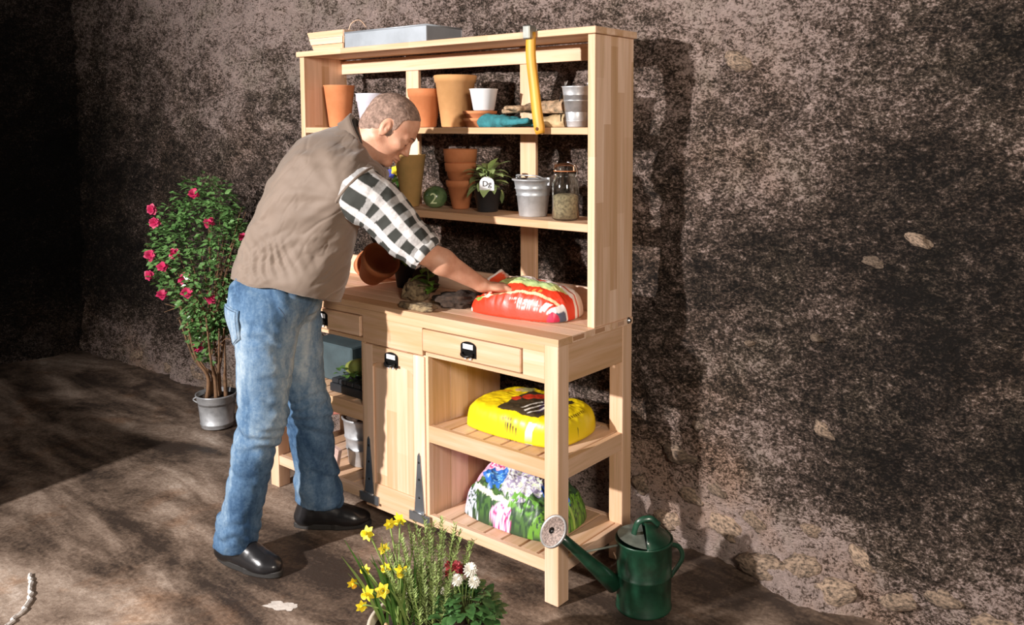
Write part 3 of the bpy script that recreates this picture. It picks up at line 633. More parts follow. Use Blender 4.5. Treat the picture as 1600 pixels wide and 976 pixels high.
def paint_red(u, v):
    v = (v + 1) / 1.30 * 2 - 1
    c = np.tile(np.array([.72, .045, .015]), (len(u), 1)); w_ = .05 * noise3(np.stack([u * 3, v * 3, u * 0], -1))
    layer(c, (v + w_ > -.05) & (v + w_ < .55) & (u > -.35) & (u < .72 - .3 * (.5 - v)), (.62, .66, .25)); layer(c, (v + w_ > .02) & (v + w_ < .48) & (u > -.1) & (u < .5), (.45, .58, .25))
    layer(c, (v + w_ > .42) & (v + w_ < .72) & (u > -.75), (.85, .80, .75)); layer(c, (v + w_ > .72) & (v < .86) & (u > -.2), (.60, .10, .06))
    layer(c, (v > .86), (.82, .74, .68)); layer(c, (np.abs(v + u * .9 - .18) < .05) & (v > .4) & (u < 0), (.06, .04, .04))
    k = .16 * np.sin(u * 3.2 + .6); layer(c, np.abs(v + .36 - k * .6) < .035 + .02 * u, (.85, .62, .35))
    # pink lines of lettering on the front flank
    for r_, (a, b_) in zip((-.50, -.60, -.70), ((-.05, .55), (.10, .62), (.15, .62))):
        m_ = (np.abs(v - r_) < .032) & (u > a) & (u < b_) & (np.sin(u * 85 + np.sin(u * 31) * 2) > -.35); layer(c, m_, (.88, .55, .52))
    m_ = (np.abs(v + .16) < .045) & (u > .25) & (u < .5) & (np.sin(u * 60) > 0); layer(c, m_, (.80, .25, .05))
    m_ = (np.abs(v + .28 - .25 * (u + .5)) < .05) & (u > -.62) & (u < -.25) & (np.sin(u * 48) > -.2); layer(c, m_, (.86, .50, .40))
    layer(c, (np.abs(v + .60) < .14) & (u > .66) & (u < .76), (.88, .84, .80)); layer(c, (u > .80) & (v < -.2) & (v > -.8), (.85, .82, .80)); layer(c, (u > .90) & (v < -.3), (.10, .12, .18)); layer(c, (u > .86) & (v < -.72), (.6, .03, .08))
    layer(c, (np.hypot((u + .72) * 1.2, v + .45) < .10), (.25, .40, .08)); layer(c, (np.hypot((u + .52) * 1.2, v + .42) < .08), (.80, .70, .55)); layer(c, u < -.965, (.85, .78, .72))
    return c
bag('compost_bag', 'red and white printed compost bag on the worktop under the man\'s hand', 'bag', -.335, .245, ZT + .001, .42, .235, .112, .10, paint_red, BAGM, 2, wr=.75, hf=lambda u, v: .56 + .50 * np.clip((u + .72) / .34, 0, 1) ** 2 * (3 - 2 * np.clip((u + .72) / .34, 0, 1)) * .9 + .08 * u)
red = bpy.data.objects['compost_bag']
# torn open end of the red bag standing up at the hand
nu_, nv_ = 14, 18; V = []; cc = []
for i_ in range(nv_):
    for j_ in range(nu_):
        a, b_ = j_ / (nu_ - 1), i_ / (nv_ - 1); h_ = .045 * a * (1 - .55 * abs(b_ - .75)); V.append((-.095 - .030 * a + .008 * math.sin(9 * b_ + 3 * a), -.085 + .15 * b_, .078 + .030 * math.sin(b_ * 3.1) + h_ + .004 * math.sin(14 * b_))); cc.append((.80, .72, .66) if a > .80 or (b_ > .8) else (.70, .07, .02) if (b_ + .3 * a) < .75 else (.80, .42, .32))
fo = mesh('torn_flap', V, grid_faces(nv_, nu_, closed=False), BAGM, red, True, cols=np.array(cc)); md = fo.modifiers.new('s', 'SOLIDIFY'); md.thickness = .0012
def paint_yel(u, v):
    v = (v + 1) / 1.70 * 2 - 1
    c = np.tile(np.array([.88, .66, .01]), (len(u), 1)); w_ = .04 * noise3(np.stack([u * 4, v * 4, u * 0 + 3], -1))
    pan = (u > -.22) & (u < .50) & (v > -.50) & (v < .62); layer(c, pan, (.06, .045, .025))
    layer(c, pan & (u + .35 * v > .25) & (u < .38), (.05, .03, .07))
    for k in range(3):
        layer(c, (np.abs(u - .14 - .10 * k - .12 * v) < .018) & (np.abs(v + .05 + .05 * k) < .28), (.80, .78, .70))
    for (a, b_, r_) in ((-.10, .28, .13), (.02, .42, .13), (-.20, .08, .12), (.08, .62, .11)): layer(c, np.hypot((u - a) * 1.6, v - b_) + w_ < r_, (.62, .05, .02))
    layer(c, np.hypot((u + .30) * 1.5, v - .62) + w_ < .17, (.42, .40, .16)); layer(c, np.hypot((u + .38) * 1.5, v - .52) + w_ < .08, (.70, .45, .20))
    layer(c, (v + w_ > .3) & (u < -.45) & (v < .45) & (u > -.8), (.85, .45, .01))
    m_ = (np.abs(v + .80) < .05) & (u > .02) & (u < .28) & (np.sin(u * 110) > -.4); layer(c, m_, (.12, .09, .02)); m_ = (np.abs(v + .68) < .03) & (u > -.08) & (u < .15) & (np.sin(u * 130) > -.2); layer(c, m_, (.30, .22, .03))
    layer(c, (u > .42) & (u < .56) & (v < -.62) & (v > -.95), (.72, .76, .86))
    m_ = (np.abs(u - .93) < .012) & (v > -.75); layer(c, m_, (.02, .015, .01)); m_ = (np.abs(u - .92) < .035) & (v > -.55) & (v < .05) & (np.sin(v * 60) > -.5); layer(c, m_, (.02, .015, .01))
    m_ = (np.abs(u - .72) < .02) & (v > -.1) & (v < .5) & (np.sin(v * 90) > -.3); layer(c, m_, (.20, .13, .01)); layer(c, (u < -.90) & (np.abs(np.abs(v) - .35) < .04), (.25, .22, .05))
    return c
bag('fertiliser_bag', 'yellow printed bag with tomato picture on the middle slatted shelf', 'bag', -.300, .225, .483, .46, .31, .088, .02, paint_yel, BAGM, 5, ex=7, flat=.36, wr=.35)
def paint_flo(u, v):
    v = (v + 1) / 1.45 * 2 - 1
    q = np.stack([u * 3, v * 3, u * 0 + 8], -1); n_ = noise3(q * 1.1); n2 = noise3(q * 6); n3 = noise3(q * 14)
    c = np.tile(np.array([.03, .07, .03]), (len(u), 1))
    layer(c, n2 > .15, (.07, .16, .04)); pet = n3 + .6 * n2
    A = np.hypot((u + .55) * 1.1, (v - .25) * .8) + .08 * n2 < .42; layer(c, A, (.80, .42, .58)); layer(c, A & (pet > .35), (.85, .66, .75)); layer(c, A & (u > -.50) & (v > .10) & (pet < .2), (.75, .05, .22))
    B_ = np.hypot((u - .12) * 1.1, (v - .15) * .75) + .08 * n2 < .44; layer(c, B_, (.70, .70, .72)); layer(c, B_ & (pet < -.2), (.32, .28, .42)); layer(c, B_ & (pet > .5), (.62, .72, .48)); layer(c, B_ & (v > .1) & (pet > -.1) & (pet < .25), (.48, .38, .60))
    layer(c, np.hypot((u + .26) * 1.2, (v + .12) * .8) + .06 * n2 < .20, (.03, .16, .55)); layer(c, (np.hypot((u + .26) * 1.2, (v + .12) * .8) < .14) & (pet > .3), (.20, .50, .85))
    layer(c, np.hypot((u + .35) * 1.2, (v - .85) * .9) < .22, (.05, .07, .45)); layer(c, np.hypot((u - .62), (v - .2) * .6) < .2, (.02, .10, .42))
    layer(c, (np.abs(v + .52 + .15 * u) < .05) & (u > -.62) & (u < .12), (.78, .80, .62))
    layer(c, (u < -.78) & (n_ > -.4), (.72, .30, .48)); layer(c, (v < -.35) & (u < -.55) & (pet > -.2), (.62, .68, .82))
    C_ = np.hypot((u - .05) * 1.1, (v + .82) * .9) + .06 * n2 < .24; layer(c, C_, (.80, .50, .72)); layer(c, C_ & (pet > .3), (.86, .78, .88)); layer(c, C_ & (pet < -.4), (.45, .04, .20))
    layer(c, (u > .68) & (pet > -.2), (.16, .38, .04)); layer(c, (np.abs(v - u * .6 + .1) < .06) & (u > .7), (.40, .62, .12)); layer(c, (u > .1) & (v < -.3) & (u < .6) & (n2 > -.1) & (v > -.6), (.14, .36, .05))
    return c
bag('flower_soil_bag', 'crumpled bag printed with pink and blue hydrangeas on bottom shelf', 'bag', -.320, .215, .144, .44, .30, .165, .0, paint_flo, BAGM, 9, ex=2.6, wr=1.7)

# ================================================================== worktop items
lp = pot('terracotta_pot', 'orange clay pot lying tilted on the worktop behind the man', 0, 0, 0, .055, .088, .145, TERRA, rim=.25)
ax = Vector((.66, -.12, .58)).normalized(); lp.matrix_world = Matrix.Translation((-1.175, .215, .950)) @ ax.to_track_quat('Z', 'Y').to_matrix().to_4x4() @ Matrix.Scale(.9, 4)
lp2 = pot('terracotta_pot', 'small clay pot lying behind the tilted pot on the worktop', 0, 0, 0, .045, .068, .12, TERRA, rim=.25)
lp2.matrix_world = Matrix.Translation((-1.36, .33, .962)) @ Vector((.8, -.3, .15)).normalized().to_track_quat('Z', 'Y').to_matrix().to_4x4()
def clod(name, label, cat, c, r, seed, m, sub=4, amp=.3, sq=.85, rz=0):
    bm = bmesh.new(); bmesh.ops.create_icosphere(bm, subdivisions=sub, radius=1); V = np.array([v.co[:] for v in bm.verts]); F = [tuple(v.index for v in f.verts) for f in bm.faces]; bm.free()
    V = np.sign(V) * np.abs(V) ** sq; V *= (1 + amp * fbm(V * 2.2 + seed, 4))[:, None]; V = V * np.array(r); V[:, 2] = np.maximum(V[:, 2], -r[2] * .9); V[:, 2] += r[2] * .9
    o = mesh(name, V, F, m, None, True); o.location = c; o.rotation_euler = (0, 0, rz); return tag(o, label, cat)
ROOT = plain('matted_roots', (.30, .22, .12), .95, var=.4, scale=50, bmp=1.0, bscale=110, col2=(.05, .03, .018))
rbt = thing('seedling', 'green seedling with bare root ball set on the worktop', 'plant', (-.835, .16, ZT + .001))
o = clod('root_ball', 'x', 'x', (0, 0, 0), (.055, .045, .045), 2, ROOT); [o.__delitem__(k) for k in ('label', 'category')]; o.parent = rbt
LEAF_S = plain('fresh_leaf_green', (.20, .46, .06), .5, var=.2, bmp=.1, rand=.3)
LG = [leaf_mesh('leaf', .080, .022, c, LEAF_S) for c in (.5, 1.1)]
for k in range(11): put('leaf', LG[k % 2], rbt, (.062 + .004 * (k % 3), .005, .03 + .010 * k), k * 2.4, -.7 + .05 * k, RS.uniform(.6, 1.0))
tube('stem', spline([(.035, 0, .03), (.062, .005, .07), (.064, .005, .15)], 8), .0035, STEM, rbt, 6)
clod('root_slab', 'flat matted root slab lying near the front edge of the worktop', 'root ball', (-.70, .045, ZT + .001), (.085, .030, .013), 5, ROOT, amp=.18, sq=.6)
clod('soil_heap', 'dark loose soil heap between the root slab and the red bag', 'soil', (-.63, .19, ZT + .001), (.085, .075, .026), 8, SOIL, amp=.35)
clod('root_ball', 'dark root ball lying behind the seedling on the worktop', 'root ball', (-.93, .30, ZT + .001), (.05, .05, .055), 11, SOIL, amp=.3)
cr = thing('cyclamen', 'dark red cyclamen with green leaves behind the man\'s sleeve', 'plant', (-1.08, .34, ZT + .001))
lathe('nursery_pot', [(.045, 0), (.06, .10), (.064, .105), (.058, .105), (.044, .006), (0, .006)], PLASTIC_K, cr, 28)
MAG = plain('magenta_petal', (.42, .02, .12), .6, var=.1, rand=.2, bmp=0); PMG = leaf_mesh('petal', .034, .014, .5, MAG)
for k in range(24): put('leaf', LG[k % 2], cr, (.03 * math.cos(k), .03 * math.sin(k), .11 + .012 * (k % 4)), k * 2.4, -.4 + .03 * k, RS.uniform(.7, 1.1))
for k in range(10):
    a = k * 2.4; fl = bpy.data.objects.new('flower', None); COL.objects.link(fl); fl.parent = cr
    fl.location = (.05 * math.cos(a), .045 * math.sin(a) - .01, .20 + .014 * (k % 4)); fl.rotation_euler = (.6, .3, a)
    for q in range(5): put('petal', PMG, fl, (0, 0, 0), q * 1.257, -.6)
# ================================================================== left compartment
o = box('storage_crate', (-1.50, .14, .484), (-1.215, .40, .645), plain('slate_blue_plastic', (.055, .085, .095), .6, bmp=0), None, .006); tag(o, 'slate blue plastic crate on the left middle shelf behind the jeans', 'crate')
o = box('white_box', (-1.18, .235, .565), (-1.02, .38, .655), plain('pale_blue_card', (.50, .60, .72), .6, bmp=0), None, .003)
tag(o, 'pale blue-white carton standing above the seed tray in left bay', 'box')
o = box('black_box', (-1.18, .235, .484), (-1.02, .38, .5645), PLASTIC_K, None, .004); tag(o, 'black box under the pale carton in the left bay', 'box')
sd = thing('seedling_tray', 'black seedling tray with small green plants on left middle shelf', 'tray', (-1.10, .13, .484))
box('tray', (-.14, -.085, 0), (.105, .08, .035), PLASTIC_K, sd, .003)
for a in range(5):
    for c in range(3): box('cell_pot', (-.135 + .047 * a, -.08 + .052 * c, .035), (-.093 + .047 * a, -.034 + .052 * c, .055), PLASTIC_K, sd, .004)
SL = leaf_mesh('leaf', .03, .009, .9, LEAF_G); 
for k in range(60): put('leaf', SL, sd, (-.11 + .047 * (k % 5), -.055 + .052 * ((k // 5) % 3), .058 + .012 * (k // 15)), k * 2.4, -.6, RS.uniform(.8, 1.3))
o = tube('squash', spline([(-1.20, .11, .575), (-1.13, .13, .585), (-1.07, .16, .578)], 14), .035 * np.sin(np.linspace(.35, 2.85, 14)) ** .5, plain('olive_green_skin', (.26, .30, .07), .4, var=.2, scale=20), None, 20); tag(o, 'olive green long squash resting above the seedling tray', 'vegetable')
zb2 = thing('zinc_bucket', 'dull ribbed zinc bucket full of dark soil on left bottom shelf', 'bucket', (-1.195, .20, .144))
lathe('body', [(.075, 0), (.078, .004), (.086, .07), (.090, .073), (.087, .076), (.092, .12), (.096, .123), (.093, .127), (.099, .195), (.106, .20), (.106, .207), (.098, .207), (.075, .008), (0, .008)], ZINC, zb2, 48)
lathe('soil', [(.098, .195), (.07, .215), (.03, .225), (0, .228)], SOIL, zb2, 30, cap=False)
tube('bail_handle', spline([(-.10, 0, .195), (-.07, -.07, .235), (0, -.10, .24), (.07, -.07, .235), (.10, 0, .195)], 24), .003, ZINC, zb2, 6)
o = tube('garden_dibber', [(-1.31, .075, .362), (-1.17, .10, .395)], [.008, .007], plain('reddish_wood', (.42, .14, .10), .6), None, 8)
o.name = 'tool_handle'; tag(o, 'red-brown tool handle lying across the soil bucket in left bay', 'tool')
o = box('seed_packet', (-1.235, .035, .146), (-1.19, .055, .25), plain('pale_pink_packet', (.62, .42, .36), .7, var=.2, scale=30, bmp=0), None, .002, rot=Matrix.Rotation(.25, 3, 'Y')); tag(o, 'pale pink seed packet leaning beside the soil bucket', 'packet')
GR = plain('pebble_grey', (.30, .25, .22), .9, var=.35, scale=50, bmp=.8)

# ================================================================== watering can
wc = thing('watering_can', 'dark green metal watering can with long spout beside the right leg', 'watering can', (.215, .185, 0))
GRN = plain('dark_green_enamel', (.012, .062, .032), .35, .0, .3, 18, .12, 30, coat=.3)
lathe('body', [(.088, 0), (.092, .002), (.093, .008), (.090, .012), (.091, .115), (.0935, .118), (.091, .121), (.092, .225), (.095, .228), (.095, .234), (.091, .234), (.088, .012), (0, .012)], GRN, wc, 56)
# half cover with hump
R3 = .0905; V = []; nn = 24
hr = np.array([.789, .614, 0]); hf_ = np.array([-.614, .789, 0])
for i_ in range(13):
    s = i_ / 12
    for k in range(nn + 1):
        a = -math.pi / 2 + math.pi * k / nn; x = R3 * math.cos(a) * (1 - s) + .0 * s; y = R3 * math.sin(a) * (1 - .04 * s)
        V.append(np.array([0, 0, .232 + .052 * math.sin(s * math.pi / 2) * math.cos(a) ** .7 if math.cos(a) > 1e-6 else .232]) + hr * (x * 1.0) + hf_ * y)
mesh('hood', V, grid_faces(13, nn + 1, closed=False), GRN, wc, True).modifiers.new('s', 'SOLIDIFY').thickness = .002
GLZ = plain('dusty_plate', (.34, .38, .32), .5, .3, .3, 12, .2)
V = [np.array([0, 0, .236 + .010 * math.cos(a)]) + hr * (-abs(math.cos(a)) * .088 if k_ < 25 else 0) + hf_ * (.088 * math.sin(a)) for k_, a in enumerate(np.linspace(-math.pi / 2, math.pi / 2, 25))]
mesh('front_plate', V, [tuple(range(25))], GLZ, wc)
tube('top_handle', spline([tuple(hr * -.035 + hf_ * .01 + np.array([0, 0, .235])), tuple(hr * -.02 + np.array([0, 0, .285])), tuple(hr * .02 + np.array([0, 0, .298])), tuple(hr * .05 + np.array([0, 0, .275]))], 20), .010, GRN, wc, 12, .45)
tube('back_handle', spline([tuple(hr * .088 + hf_ * .02 + np.array([0, 0, .20])), tuple(hr * .120 + hf_ * .03 + np.array([0, 0, .185])), tuple(hr * .130 + hf_ * .03 + np.array([0, 0, .145])), tuple(hr * .088 + hf_ * .02 + np.array([0, 0, .085]))], 24), .008, GRN, wc, 12, .5)
b0 = np.array([.145, .11, .085]) - np.array([.215, .185, 0]); b1 = np.array([.052, -.066, .292]) - np.array([.215, .185, 0])
tube('spout', [b0 + (b1 - b0) * k for k in (-.02, .25, .5, .75, 1)], [.030, .025, .020, .0165, .014], GRN, wc, 20)
tube('brace', [b0 + (b1 - b0) * .55 + np.array([0, 0, .015]), np.array([-.055, -.06, .215])], .0035, GLZ, wc, 8)
rn = Vector((-hr * .62 - hf_ * .55 + np.array([0, 0, .62])).tolist()).normalized(); RM = rn.to_track_quat('Z', 'Y').to_matrix().to_4x4()
rose = lathe('rose', [(.013, -.03), (.02, -.022), (.048, -.002), (.052, 0), (.052, .007), (.047, .009), (.045, .005)], zincm('tarnished_zinc', (.5, .48, .46)), wc, 44, tuple(b1 + np.array(rn) * .022), RM)
face = lathe('rose_face', [(.046, .005), (.03, .010), (.012, .012), (0, .012)], plain('pitted_copper_face', (.36, .27, .23), .55, .3, .35, 160, .5, 170), rose, 40, tuple(b1 + np.array(rn) * .022), RM, cap=False)
lathe('rose_boss', [(.010, .0115), (.010, .0145), (0, .0150)], DARKM, rose, 16, tuple(b1 + np.array(rn) * .022), RM, cap=False)

# ================================================================== planter with flowers
PC = np.array([.024, -.59, 0]); PR = np.array([.789, .614, 0]); PF = np.array([-.614, .789, 0])
PL = thing('planter', 'cream round planter at the bottom of the picture holding flowers', 'planter', tuple(PC))
CREAM = plain('cream_glazed_clay', (.72, .64, .52), .45, var=.08, scale=6, bmp=.05)
lathe('bowl', [(.11, 0), (.118, .004), (.155, .12), (.168, .225), (.175, .235), (.174, .243), (.163, .243), (.158, .22), (.11, .02), (0, .02)], CREAM, PL, 64)
lathe('soil', [(.160, .222), (.10, .232), (0, .236)], SOIL, PL, 40, cap=False)
def PP(u, v, n_=0.0): return PC + PR * ((u - 675) / 575.) + PF * n_ + np.array([0, 0, .240 + (960 - v) / 560. - n_ * .55])
df = thing('daffodil_clump', 'yellow daffodils with long blade leaves on left of the planter', 'flower', tuple(PC + np.array([0, 0, .236])))
dz = PC + np.array([0, 0, .236])
fls = [(577, 822, .0), (607, 806, .03), (622, 797, .05), (600, 846, .01), (604, 876, .0), (631, 880, -.02), (604, 912, -.05), (584, 916, -.06), (556, 900, -.03), (570, 880, .02), (573, 936, -.06)]
def rowan_petal(L, Wd):
    return leaf_vf(L, Wd, .35, 5, .1)
pm_ = leaf_mesh('petal', .020, .0065, .3, YELLOW)
tv, tf = None, None
prof = [(.0035, 0), (.0045, .006), (.0065, .014), (.0085, .018), (.0075, .0178), (.0035, .006)]
for k, (u, v, n_) in enumerate(fls):
    c = PP(u, v, n_) - dz; root = PR * (-.075 + .012 * math.sin(k * 2.1)) + PF * (-.02 + .025 * math.cos(k * 1.7))
    tube('stem', spline([root, root * .6 + c * .4 + np.array([0, 0, .02]), root * .15 + c * .85 + np.array([0, 0, .012]), c], 12), .0022, STEM, df, 6)
    fl = bpy.data.objects.new('flower', None); COL.objects.link(fl); fl.parent = df; fl.location = c.tolist()
    dirv = Vector((-PF * .8 + PR * (.5 * math.sin(k * 2.7 - 1)) + np.array([0, 0, .35 - .3 * (k % 3)])).tolist()).normalized()
    fl.rotation_euler = dirv.to_track_quat('Z', 'Y').to_euler(); s = 1.1 if k in (0, 2, 5, 6, 7) else .85
    for q in range(6): put('petal', pm_, fl, (0, 0, 0), q * 1.047 + k, -.15, s)
    lathe('trumpet', [(a * s, b_ * s) for a, b_ in prof], ORANGE if k in (8,) else YELLOW, fl, 12, cap=False)
for k in range(34):
    a = RS.uniform(-1, 1); root = PR * (-.075 + .05 * a) + PF * RS.uniform(-.06, .05); tip = root + PR * (RS.uniform(-.09, .05) + .03 * a) + PF * RS.uniform(-.05, .05) + np.array([0, 0, RS.uniform(.12, .24)])
    P = spline([root, (root + tip) / 2 + np.array([0, 0, .02]), tip], 8); T_, N_, B_ = frames(P); wd = .0045 * np.sin(np.linspace(.9, 3.05, 8)); V = np.concatenate([P - B_ * wd[:, None], P + B_ * wd[:, None]])
    mesh('leaf', V, [(i_, i_ + 1, i_ + 9, i_ + 8) for i_ in range(7)], STEM if k % 3 == 0 else LEAF_G, df, True)
for k in range(3): lathe('bulb', [(.004, -.02), (.014, -.012), (.015, 0), (.008, .018), (.004, .03)], plain('papery_bulb_skin', (.62, .42, .22), .6) if k == 0 else bpy.data.materials['papery_bulb_skin'], df, 16, tuple(PR * (-.075 + .035 * (k - 1)) + PF * (-.075 - .01 * k) + np.array([0, 0, .012])))
rm = thing('rosemary', 'upright rosemary bush with needle leaves in middle of the planter', 'plant', tuple(dz))
NEED = plain('rosemary_needle', (.34, .44, .14), .6, var=.25, scale=20, bmp=0, rand=.4)
for k in range(34):
    a = k * 2.4; r = .06 * math.sqrt(k / 26); root = PR * (-.005 + r * .85 * math.cos(a)) + PF * (.02 + r * math.sin(a)); h_ = .16 + .12 * (1 - k / 40) * RS.uniform(.7, 1.05)
    tip = root * 1.0 + PR * (.07 * math.cos(a) * (k / 26) ** .5) + PF * (.06 * math.sin(a) * (k / 26) ** .5) + np.array([0, 0, h_]); P = spline([root, (root + tip) / 2 + np.array([0, 0, .01]), tip], 26)
    parts = [tube_vf(P, .0014, 4)]
    for i_ in range(1, 26):
        for q in range(5):
            b_ = RS.uniform(0, 6.28); d = np.array([math.cos(b_), math.sin(b_), .75]); d /= np.linalg.norm(d); s = np.array([-math.sin(b_), math.cos(b_), 0]) * .0017; L = .017 * (1.15 - .5 * i_ / 26); p = P[i_]
            parts.append((np.array([p - s, p + s, p + d * L + s * .5, p + d * L - s * .5]), [(0, 1, 2, 3)]))
    V, F = merge(parts); mesh('sprig', V, F, NEED, rm)
ch = thing('chrysanthemum', 'white pompon chrysanthemums over dark leaves right in the planter', 'flower', tuple(dz))
LC = [leaf_mesh('leaf', .044, .016, c, LEAF_D) for c in (.4, .9)]
for k in range(190):
    u = RS.uniform(-1, 1); th_ = RS.uniform(0, 6.28); rr = RS.uniform(.35, 1); p = PR * (.100 + .080 * rr * math.cos(th_)) + PF * (-.02 + .075 * rr * math.sin(th_)) + np.array([0, 0, .02 + .105 * (1 - rr ** 2 * .8) * RS.uniform(.35, 1)])
    put('leaf', LC[k % 2], ch, p.tolist(), th_ + .66 + RS.uniform(-.6, .6), RS.uniform(-.8, .3), RS.uniform(.55, 1.0))
WP = plain('white_petal', (.85, .82, .72), .6, var=.05, bmp=0); wpm = leaf_mesh('petal', .016, .0035, .9, WP, .1, 4)
for (u, v, s, n_) in ((718, 896, 1.15, -.05), (738, 880, 1.4, -.04), (744, 899, 1.2, -.05)):
    c = PP(u, v, n_) - dz; fl = bpy.data.objects.new('flower', None); COL.objects.link(fl); fl.parent = ch; fl.location = c.tolist(); fl.rotation_euler = (.5, -.1, .7)
    for q in range(46):
        put('petal', wpm, fl, (0, 0, 0), q * 2.4, -1.45 * (1 - q / 46) ** .7 + .15, s * .95)
    tube('stem', [(PR * .10 + PF * -.01), c * .7 + (PR * .10) * .3, c - np.array([0, 0, .004])], .002, STEM, ch, 5)
rd = thing('red_heath', 'dark red flower cluster behind the white chrysanthemums', 'flower', tuple(dz))
DR = plain('dark_red_petal', (.34, .025, .035), .6, var=.2, bmp=0, rand=.3); drm = leaf_mesh('petal', .017, .006, .7, DR, .1, 4)
for k in range(9):
    c = PP(706 + (k % 5) * 9, 874 + 5 * (k % 3), -.03 + .01 * (k % 2)) - dz
    fl = bpy.data.objects.new('flower', None); COL.objects.link(fl); fl.parent = rd; fl.location = c.tolist(); fl.rotation_euler = (.3, .1 * k, k)
    for q in range(12): put('petal', drm, fl, (0, 0, 0), q * 2.4, -.2 - .08 * q)
    tube('stem', [PR * .085 + PF * .01, c], .0015, STEM, rd, 4)

# ================================================================== camellia shrub
sb = thing('camellia', 'leafy round camellia shrub with pink-red blooms in a zinc pot left', 'shrub', (-2.50, .27, 0))
lathe('zinc_pot', [(.078, 0), (.08, .004), (.083, .02), (.086, .022), (.083, .025), (.094, .135), (.098, .14), (.101, .168), (.106, .172), (.106, .178), (.099, .178), (.08, .01), (0, .01)], ZINC, sb, 48)
for s in (-1, 1): tube('pot_handle', spline([tuple(PR * s * .102 + np.array([0, 0, .155])), tuple(PR * s * .125 + np.array([0, 0, .14])), tuple(PR * s * .098 + np.array([0, 0, .12]))], 8), .004, ZINC, sb, 6)
lathe('soil', [(.098, .155), (.05, .165), (0, .168)], SOIL, sb, 30, cap=False)
for k in range(9):
    a = k * 2.4; r = .02 + .02 * (k % 3); root = np.array([r * math.cos(a), r * math.sin(a), .15]); tip = np.array([.18 * math.cos(a) - .05, .10 * math.sin(a) - .05, .55 + .07 * (k % 4)])
    tube('trunk', spline([root, root * .9 + np.array([.01 * math.cos(3 * k), 0, .14]), root * .5 + tip * .5 + np.array([0, 0, -.02]), tip], 14), np.linspace(.011, .004, 14), BARK, sb, 8)
parts = []
nL = 3900
cz, rzv = .84, .50
for k in range(nL):
    d = RS.normal(0, 1, 3); d /= np.linalg.norm(d); r = RS.uniform(.55, 1.0) ** .6
    zz = cz + d[2] * rzv * r; ny_ = max(-.9, d[2]); narrow = 1 if d[2] > -.1 else max(.5, 1 + (d[2] + .1) * .95)
    bump_ = 1.06 + .16 * float(noise3(d[None] * 3.1)[0]); c = np.array([d[0] * .325 * r * narrow * bump_ - .02, d[1] * .21 * r * narrow * bump_ - .03, zz])
    if float(noise3(c[None] * 9)[0]) < -.42: continue
    L = RS.uniform(.028, .046); a = np.arctan2(d[1], d[0]) + RS.normal(0, .8); e = RS.uniform(-.7, .5); dx = np.array([math.cos(a) * math.cos(e), math.sin(a) * math.cos(e), math.sin(e)])
    up_ = d * .6 + np.array([0, 0, .9]) + RS.normal(0, .4, 3); s = np.cross(dx, up_); s /= np.linalg.norm(s) + 1e-9; s *= L * .28; dn = np.cross(s, dx); dn /= np.linalg.norm(dn) + 1e-9
    parts.append((np.array([c, c + dx * L * .5 - s + dn * L * .08, c + dx * L, c + dx * L * .5 + s + dn * L * .08, c + dx * L * .5]), [(0, 1, 4), (1, 2, 4), (2, 3, 4), (3, 0, 4)]))
V, F = merge(parts); o = mesh('foliage', V, F, plain('camellia_leaf', (.15, .29, .09), .30, var=.35, scale=30, bmp=0, col2=(.05, .13, .035)), sb); o['kind'] = 'stuff'
parts = []
for k in range(42):
    a = k * 2.4; p0 = np.array([.02 * math.cos(a), .02 * math.sin(a) - .02, .38 + .012 * k % .3]); p1 = np.array([.27 * math.cos(a) - .02, .18 * math.sin(a) - .03, .50 + (k * .37 % 1) * .70]); parts.append(tube_vf(spline([p0, (p0 + p1) / 2 + np.array([0, 0, .05]), p1], 7), np.linspace(.004, .0015, 7), 5))
V, F = merge(parts); o = mesh('twigs', V, F, BARK, sb); o['kind'] = 'stuff'
CP = plain('camellia_petal', (.52, .02, .10), .55, var=.1, bmp=0, rand=.3); cpm = leaf_mesh('petal', .031, .015, .7, CP)
def shrub_pt(u, v, n_): # u,v along the crown face
    return PR * ((u - 312) / 300.) + PF * n_ + np.array([0, 0, 1.32 - (v - 275) / 300.])
for (u, v) in ((302, 299), (228, 324), (331, 341), (238, 343), (231, 393), (293, 424), (250, 453), (330, 455), (378, 365), (258, 408), (296, 446), (223, 426), (279, 386), (292, 540), (364, 495)):
    q = ((u - 312) / 95.) ** 2 + ((v - 400) / 125.) ** 2; n_ = -.20 * math.sqrt(max(.05, 1 - q)) - .01
    fl = bpy.data.objects.new('flower', None); COL.objects.link(fl); fl.parent = sb; fl.location = shrub_pt(u, v, n_).tolist(); fl.rotation_euler = (1.1 + RS.uniform(-.4, .4), RS.uniform(-.4, .4), YAW + RS.uniform(-.5, .5))
    for q in range(17): put('petal', cpm, fl, (0, 0, 0), q * 2.4, -.10 - .075 * q, RS.uniform(.8, 1.15))
#PERSON#
# ================================================================== the man
man = thing('person', 'man in brown vest, checked shirt and blue jeans bending over the bench', 'person', (-1.05, -.30, 0), math.radians(37.89))
SKIN, nt, b = mat('skin'); c = coord(nt)
nt.links.new(ramp(nt, noise(nt, c, 22, 5, .6), [(.3, (.56, .26, .16)), (.7, (.72, .40, .27))]), b.inputs['Base Color']); b.inputs['Roughness'].default_value = .48
b.inputs['Subsurface Weight'].default_value = .12; b.inputs['Subsurface Radius'].default_value = (.01, .004, .002); bump(nt, b, noise(nt, c, 160, 3), .15, .002)
